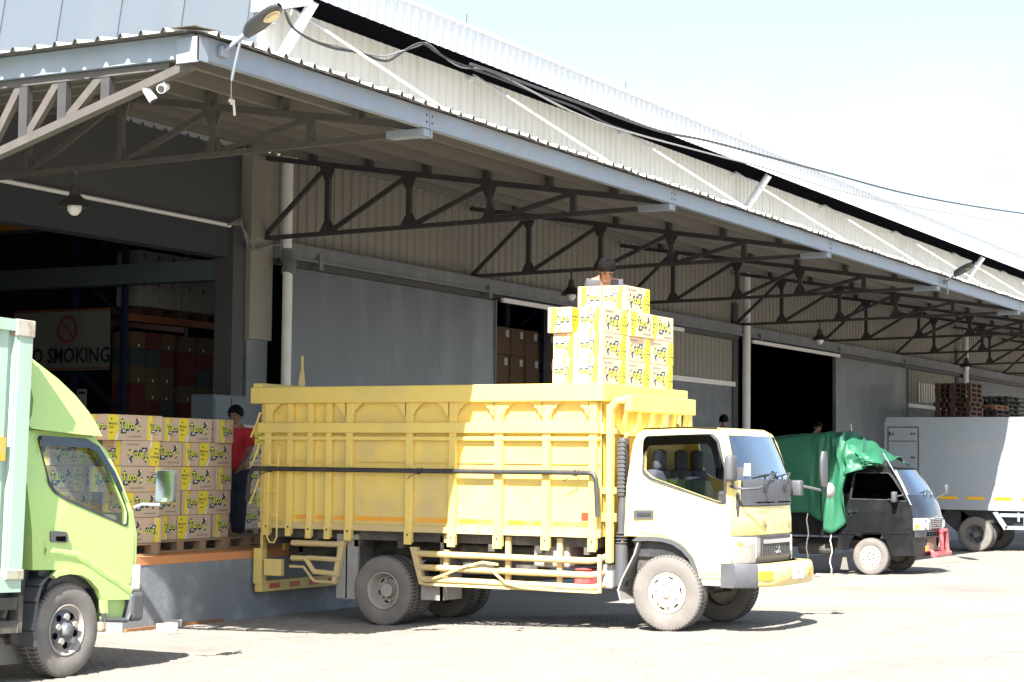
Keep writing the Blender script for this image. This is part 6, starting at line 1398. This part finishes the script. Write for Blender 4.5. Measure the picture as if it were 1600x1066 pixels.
# ---- people
def person(loc, rz, label, shirt, trous, bend=0.0, head_pitch=0.0, arms=0.2, h=1.72, collar=None, step=0.0, hair_h=.03):
    s = h/1.72
    t = thing('person', label, 'person', loc, None); t.rotation_euler = (0, 0, rz); t.scale = (s, s, s)
    B_ = Matrix.Translation((0, 0, .95)) @ Matrix.Rotation(bend, 4, 'Y') @ Matrix.Translation((0, 0, -.95))
    up = lambda x, y, z: (B_ @ Vector((x, y, z)))[:]
    neckp = Vector((.0, 0, 1.47)); H_ = B_ @ Matrix.Translation(neckp) @ Matrix.Rotation(head_pitch, 4, 'Y') @ Matrix.Translation(-neckp)
    hd = lambda x, y, z: (H_ @ Vector((x, y, z)))[:]
    def arm(sg):
        sh = Vector((0, .175*sg, 1.40)); el = sh+Vector((.27*math.sin(arms), .06*sg, -.27*math.cos(arms))); wr = el+Vector((.24*math.sin(arms+.5), -.02*sg, -.24*math.cos(arms+.5))); return sh, el, wr
    def skinned(name, V, E_, R, m, lv=1):
        me = bpy.data.meshes.new(name); me.from_pydata(V, E_, []); me.materials.append(m); o = bpy.data.objects.new(name, me); COL.objects.link(o); o.parent = t
        sk = o.modifiers.new('skin', 'SKIN'); sk.use_smooth_shade = True
        for i, r in enumerate(R): me.skin_vertices[0].data[i].radius = r if isinstance(r, tuple) else (r, r)
        me.skin_vertices[0].data[0].use_root = True
        sb = o.modifiers.new('sub', 'SUBSURF'); sb.levels = lv; sb.render_levels = lv; return o
    V = [(0, 0, .95), up(0, 0, 1.12), up(.01, 0, 1.30), up(0, 0, 1.43), hd(.0, 0, 1.50), hd(.022, 0, 1.545), hd(.018, 0, 1.61), hd(.008, 0, 1.672)]
    E_ = [(i, i+1) for i in range(7)]; R = [(.11, .15), (.09, .13), (.10, .15), (.065, .07), .052, (.062, .056), (.088, .073), (.07, .06)]
    for sg in (-1, 1):
        sh, el, wr = arm(sg); b0 = len(V); dirv = (wr-el).normalized(); pal = wr+dirv*.07
        V += [up(*sh), up(*el), up(*wr), up(*pal)]; R += [.055, .038, .026, (.032, .022)]; E_ += [(3, b0), (b0, b0+1), (b0+1, b0+2), (b0+2, b0+3)]
        for k in range(4):
            f1 = pal+dirv*.04+Vector((0, 0, (k-1.5)*.0))+Vector((.018*(k-1.5), 0, 0)); f2 = f1+dirv*(.045, .055, .05, .038)[k]*.8+Vector((.0, -.012*sg, 0)); n0 = len(V)
            V += [up(*f1), up(*f2)]; R += [.0085, .007]; E_ += [(b0+3, n0), (n0, n0+1)]
        n0 = len(V); th = wr+dirv*.03+Vector((.035, 0, 0)); V += [up(*th), up(*(th+dirv*.035+Vector((.01, 0, 0))))]; R += [.010, .008]; E_ += [(b0+2, n0), (n0, n0+1)]
        n0 = len(V); V += [(0, .09*sg, .88), (.02+step*sg, .10*sg, .50), (-.02+step*1.8*sg, .10*sg, .09)]; R += [.085, .055, .038]; E_ += [(0, n0), (n0, n0+1), (n0+1, n0+2)]
    skinned('body', V, E_, R, skin, 2)
    V = [up(0, 0, .90), up(0, 0, 1.02), up(.01, 0, 1.18), up(.015, 0, 1.32), up(0, 0, 1.42), up(0, 0, 1.455)]; E_ = [(i, i+1) for i in range(5)]; R = [(.135, .175), (.13, .17), (.125, .17), (.125, .18), (.085, .11), (.062, .07)]
    for sg in (-1, 1):
        sh, el, wr = arm(sg); b0 = len(V); V += [up(*(sh+Vector((0, .012*sg, -.01)))), up(*(sh+(el-sh)*.55)), up(*(sh+(el-sh)*.8))]; R += [.078, .068, .066]; E_ += [(3, b0), (b0, b0+1), (b0+1, b0+2)]
    skinned('shirt', V, E_, R, shirt, 2)
    V = [(0, 0, .97), (0, 0, .90)]; E_ = [(0, 1)]; R = [(.125, .165), (.13, .17)]
    for sg in (-1, 1):
        n0 = len(V); V += [(0.0, .092*sg, .80), (.02+step*sg, .10*sg, .50), (-.02+step*1.8*sg, .10*sg, .10)]; R += [.10, .078, .07]; E_ += [(1, n0), (n0, n0+1), (n0+1, n0+2)]
    skinned('trousers', V, E_, R, trous, 2)
    for sg in (-1, 1):
        b = MB(); x = -.02+step*1.8*sg; b.bbox(x-.08, x+.18, .10*sg-.045, .10*sg+.045, .0, .085, .03); b.build('shoe', shoe, t, rel=False, smooth=60)
    # hair: a noisy cap
    b = MB(); rows_ = []; rng = random.Random(int(loc[0]*100))
    for i in range(15):
        ph = math.pi*.62*i/14; rw = []
        for k in range(33):
            th = 2*math.pi*k/32; fr = max(0, math.cos(th)); ph2 = ph*(1-.40*fr)
            nz_ = .5*math.sin(th*7+ph*6)+.5*math.sin(th*11-ph*9+1.3)+.5*math.sin(th*4+ph*13)
            rad = (.098+hair_h*(.30+.70*max(0, math.cos(ph*.75))))*(1+(.045*nz_+rng.uniform(-.03, .03))*(1 if 0 < k < 32 else 0))
            rw.append(hd(.004+rad*math.sin(ph2)*math.cos(th)*1.02, rad*.86*math.sin(ph2)*math.sin(th), 1.622+rad*math.cos(ph2)*.95))
        rows_.append(rw)
    b.grid(rows_); b.build('hair', hairm, t, rel=False, smooth=35)
    fz_ = 1.59
    b = MB(); b.add([hd(.098, -.012, fz_-.035), hd(.098, .012, fz_-.035), hd(.122, 0, fz_-.030), hd(.100, 0, fz_+.012), hd(.095, 0, fz_-.045)], [(0, 2, 3), (1, 3, 2), (0, 4, 2), (1, 2, 4)]); b.build('nose', skin, t, rel=False, smooth=80)
    for sg in (-1, 1):
        b = MB(); c = hd(.092, .032*sg, fz_+.008); b.lathe([(-.012, 0), (-.007, .008), (0, .0105), (.007, .008), (.011, 0)], 10, c, 'z'); o = b.build('eye', eyew, t, rel=False, smooth=60)
        b = MB(); b.tube([hd(.098, .018*sg, fz_+.030), hd(.098, .034*sg, fz_+.036), hd(.086, .05*sg, fz_+.030)], .005, 5); b.tube([hd(.1005, .032*sg, fz_+.008), hd(.104, .032*sg, fz_+.008)], .0065, 8); b.build('eyebrow', hairm, t, rel=False)
        b = MB(); c = Vector(hd(.0, .078*sg, fz_-.005)); b.tube([c+Vector((0, 0, .03)), c+Vector((-.012, .010*sg, .02)), c+Vector((-.010, .012*sg, -.01)), c+Vector((.0, .002*sg, -.03))], .010, 6); b.build('ear', skin, t, rel=False, smooth=60)
    b = MB(); b.tube([hd(.082, -.024, fz_-.068), hd(.094, 0, fz_-.066), hd(.082, .024, fz_-.068)], .006, 6); b.build('mouth', lipm, t, rel=False)
    if collar:
        b = MB(); b.tube([up(.066*math.cos(q)+.008, .074*math.sin(q), 1.448-.012*math.cos(q)) for q in [2*math.pi*i/16 for i in range(16)]], .011, 6, closed=True); b.build('collar', collar, t, rel=False, smooth=60)
    return t
pm = oX(948, 405, 19.75)
person((20.12, 9.86, 2.655), math.radians(215), 'man with black hair and grey shirt bending over the carton pile on the truck', shirt_g, jeans, bend=.70, head_pitch=.12, arms=.5, collar=shirt_k, hair_h=.05, h=1.66)
pr_ = oY(353, 632, 15.2); person((pr_.x+.33, 15.22, DOCK_Z+.006), math.radians(190), 'man in red shirt and dark trousers standing behind the cartons on the dock', shirt_r, jeans, bend=.16, head_pitch=.0, arms=.5, h=1.80, step=.09)
p = oY(1131, 647, 15.0); person((p.x, 15.0, DOCK_Z+.408), math.radians(5), 'man seen from behind, only his dark head above the yellow cab roof', shirt_k, jeans, h=p.z-DOCK_Z-.44)
p = oY(1273, 657, 15.0); person((p.x, 15.0, DOCK_Z+.408), math.radians(255), 'man with curly black hair looking down behind the green tarpaulin', shirt_k, jeans, head_pitch=.3, h=p.z-DOCK_Z-.44, bend=.06)
p = oY(1362, 695, 15.0); person((p.x, 15.0, DOCK_Z+.006), math.radians(0), 'man in black shirt turned right beside the white truck hatch', shirt_k, jeans, h=p.z-DOCK_Z-.04)
person((19.6, 11.9, 1.0), math.radians(200), 'man inside the truck bed, only his black hair above the side rail', shirt_k, jeans, h=1.68)
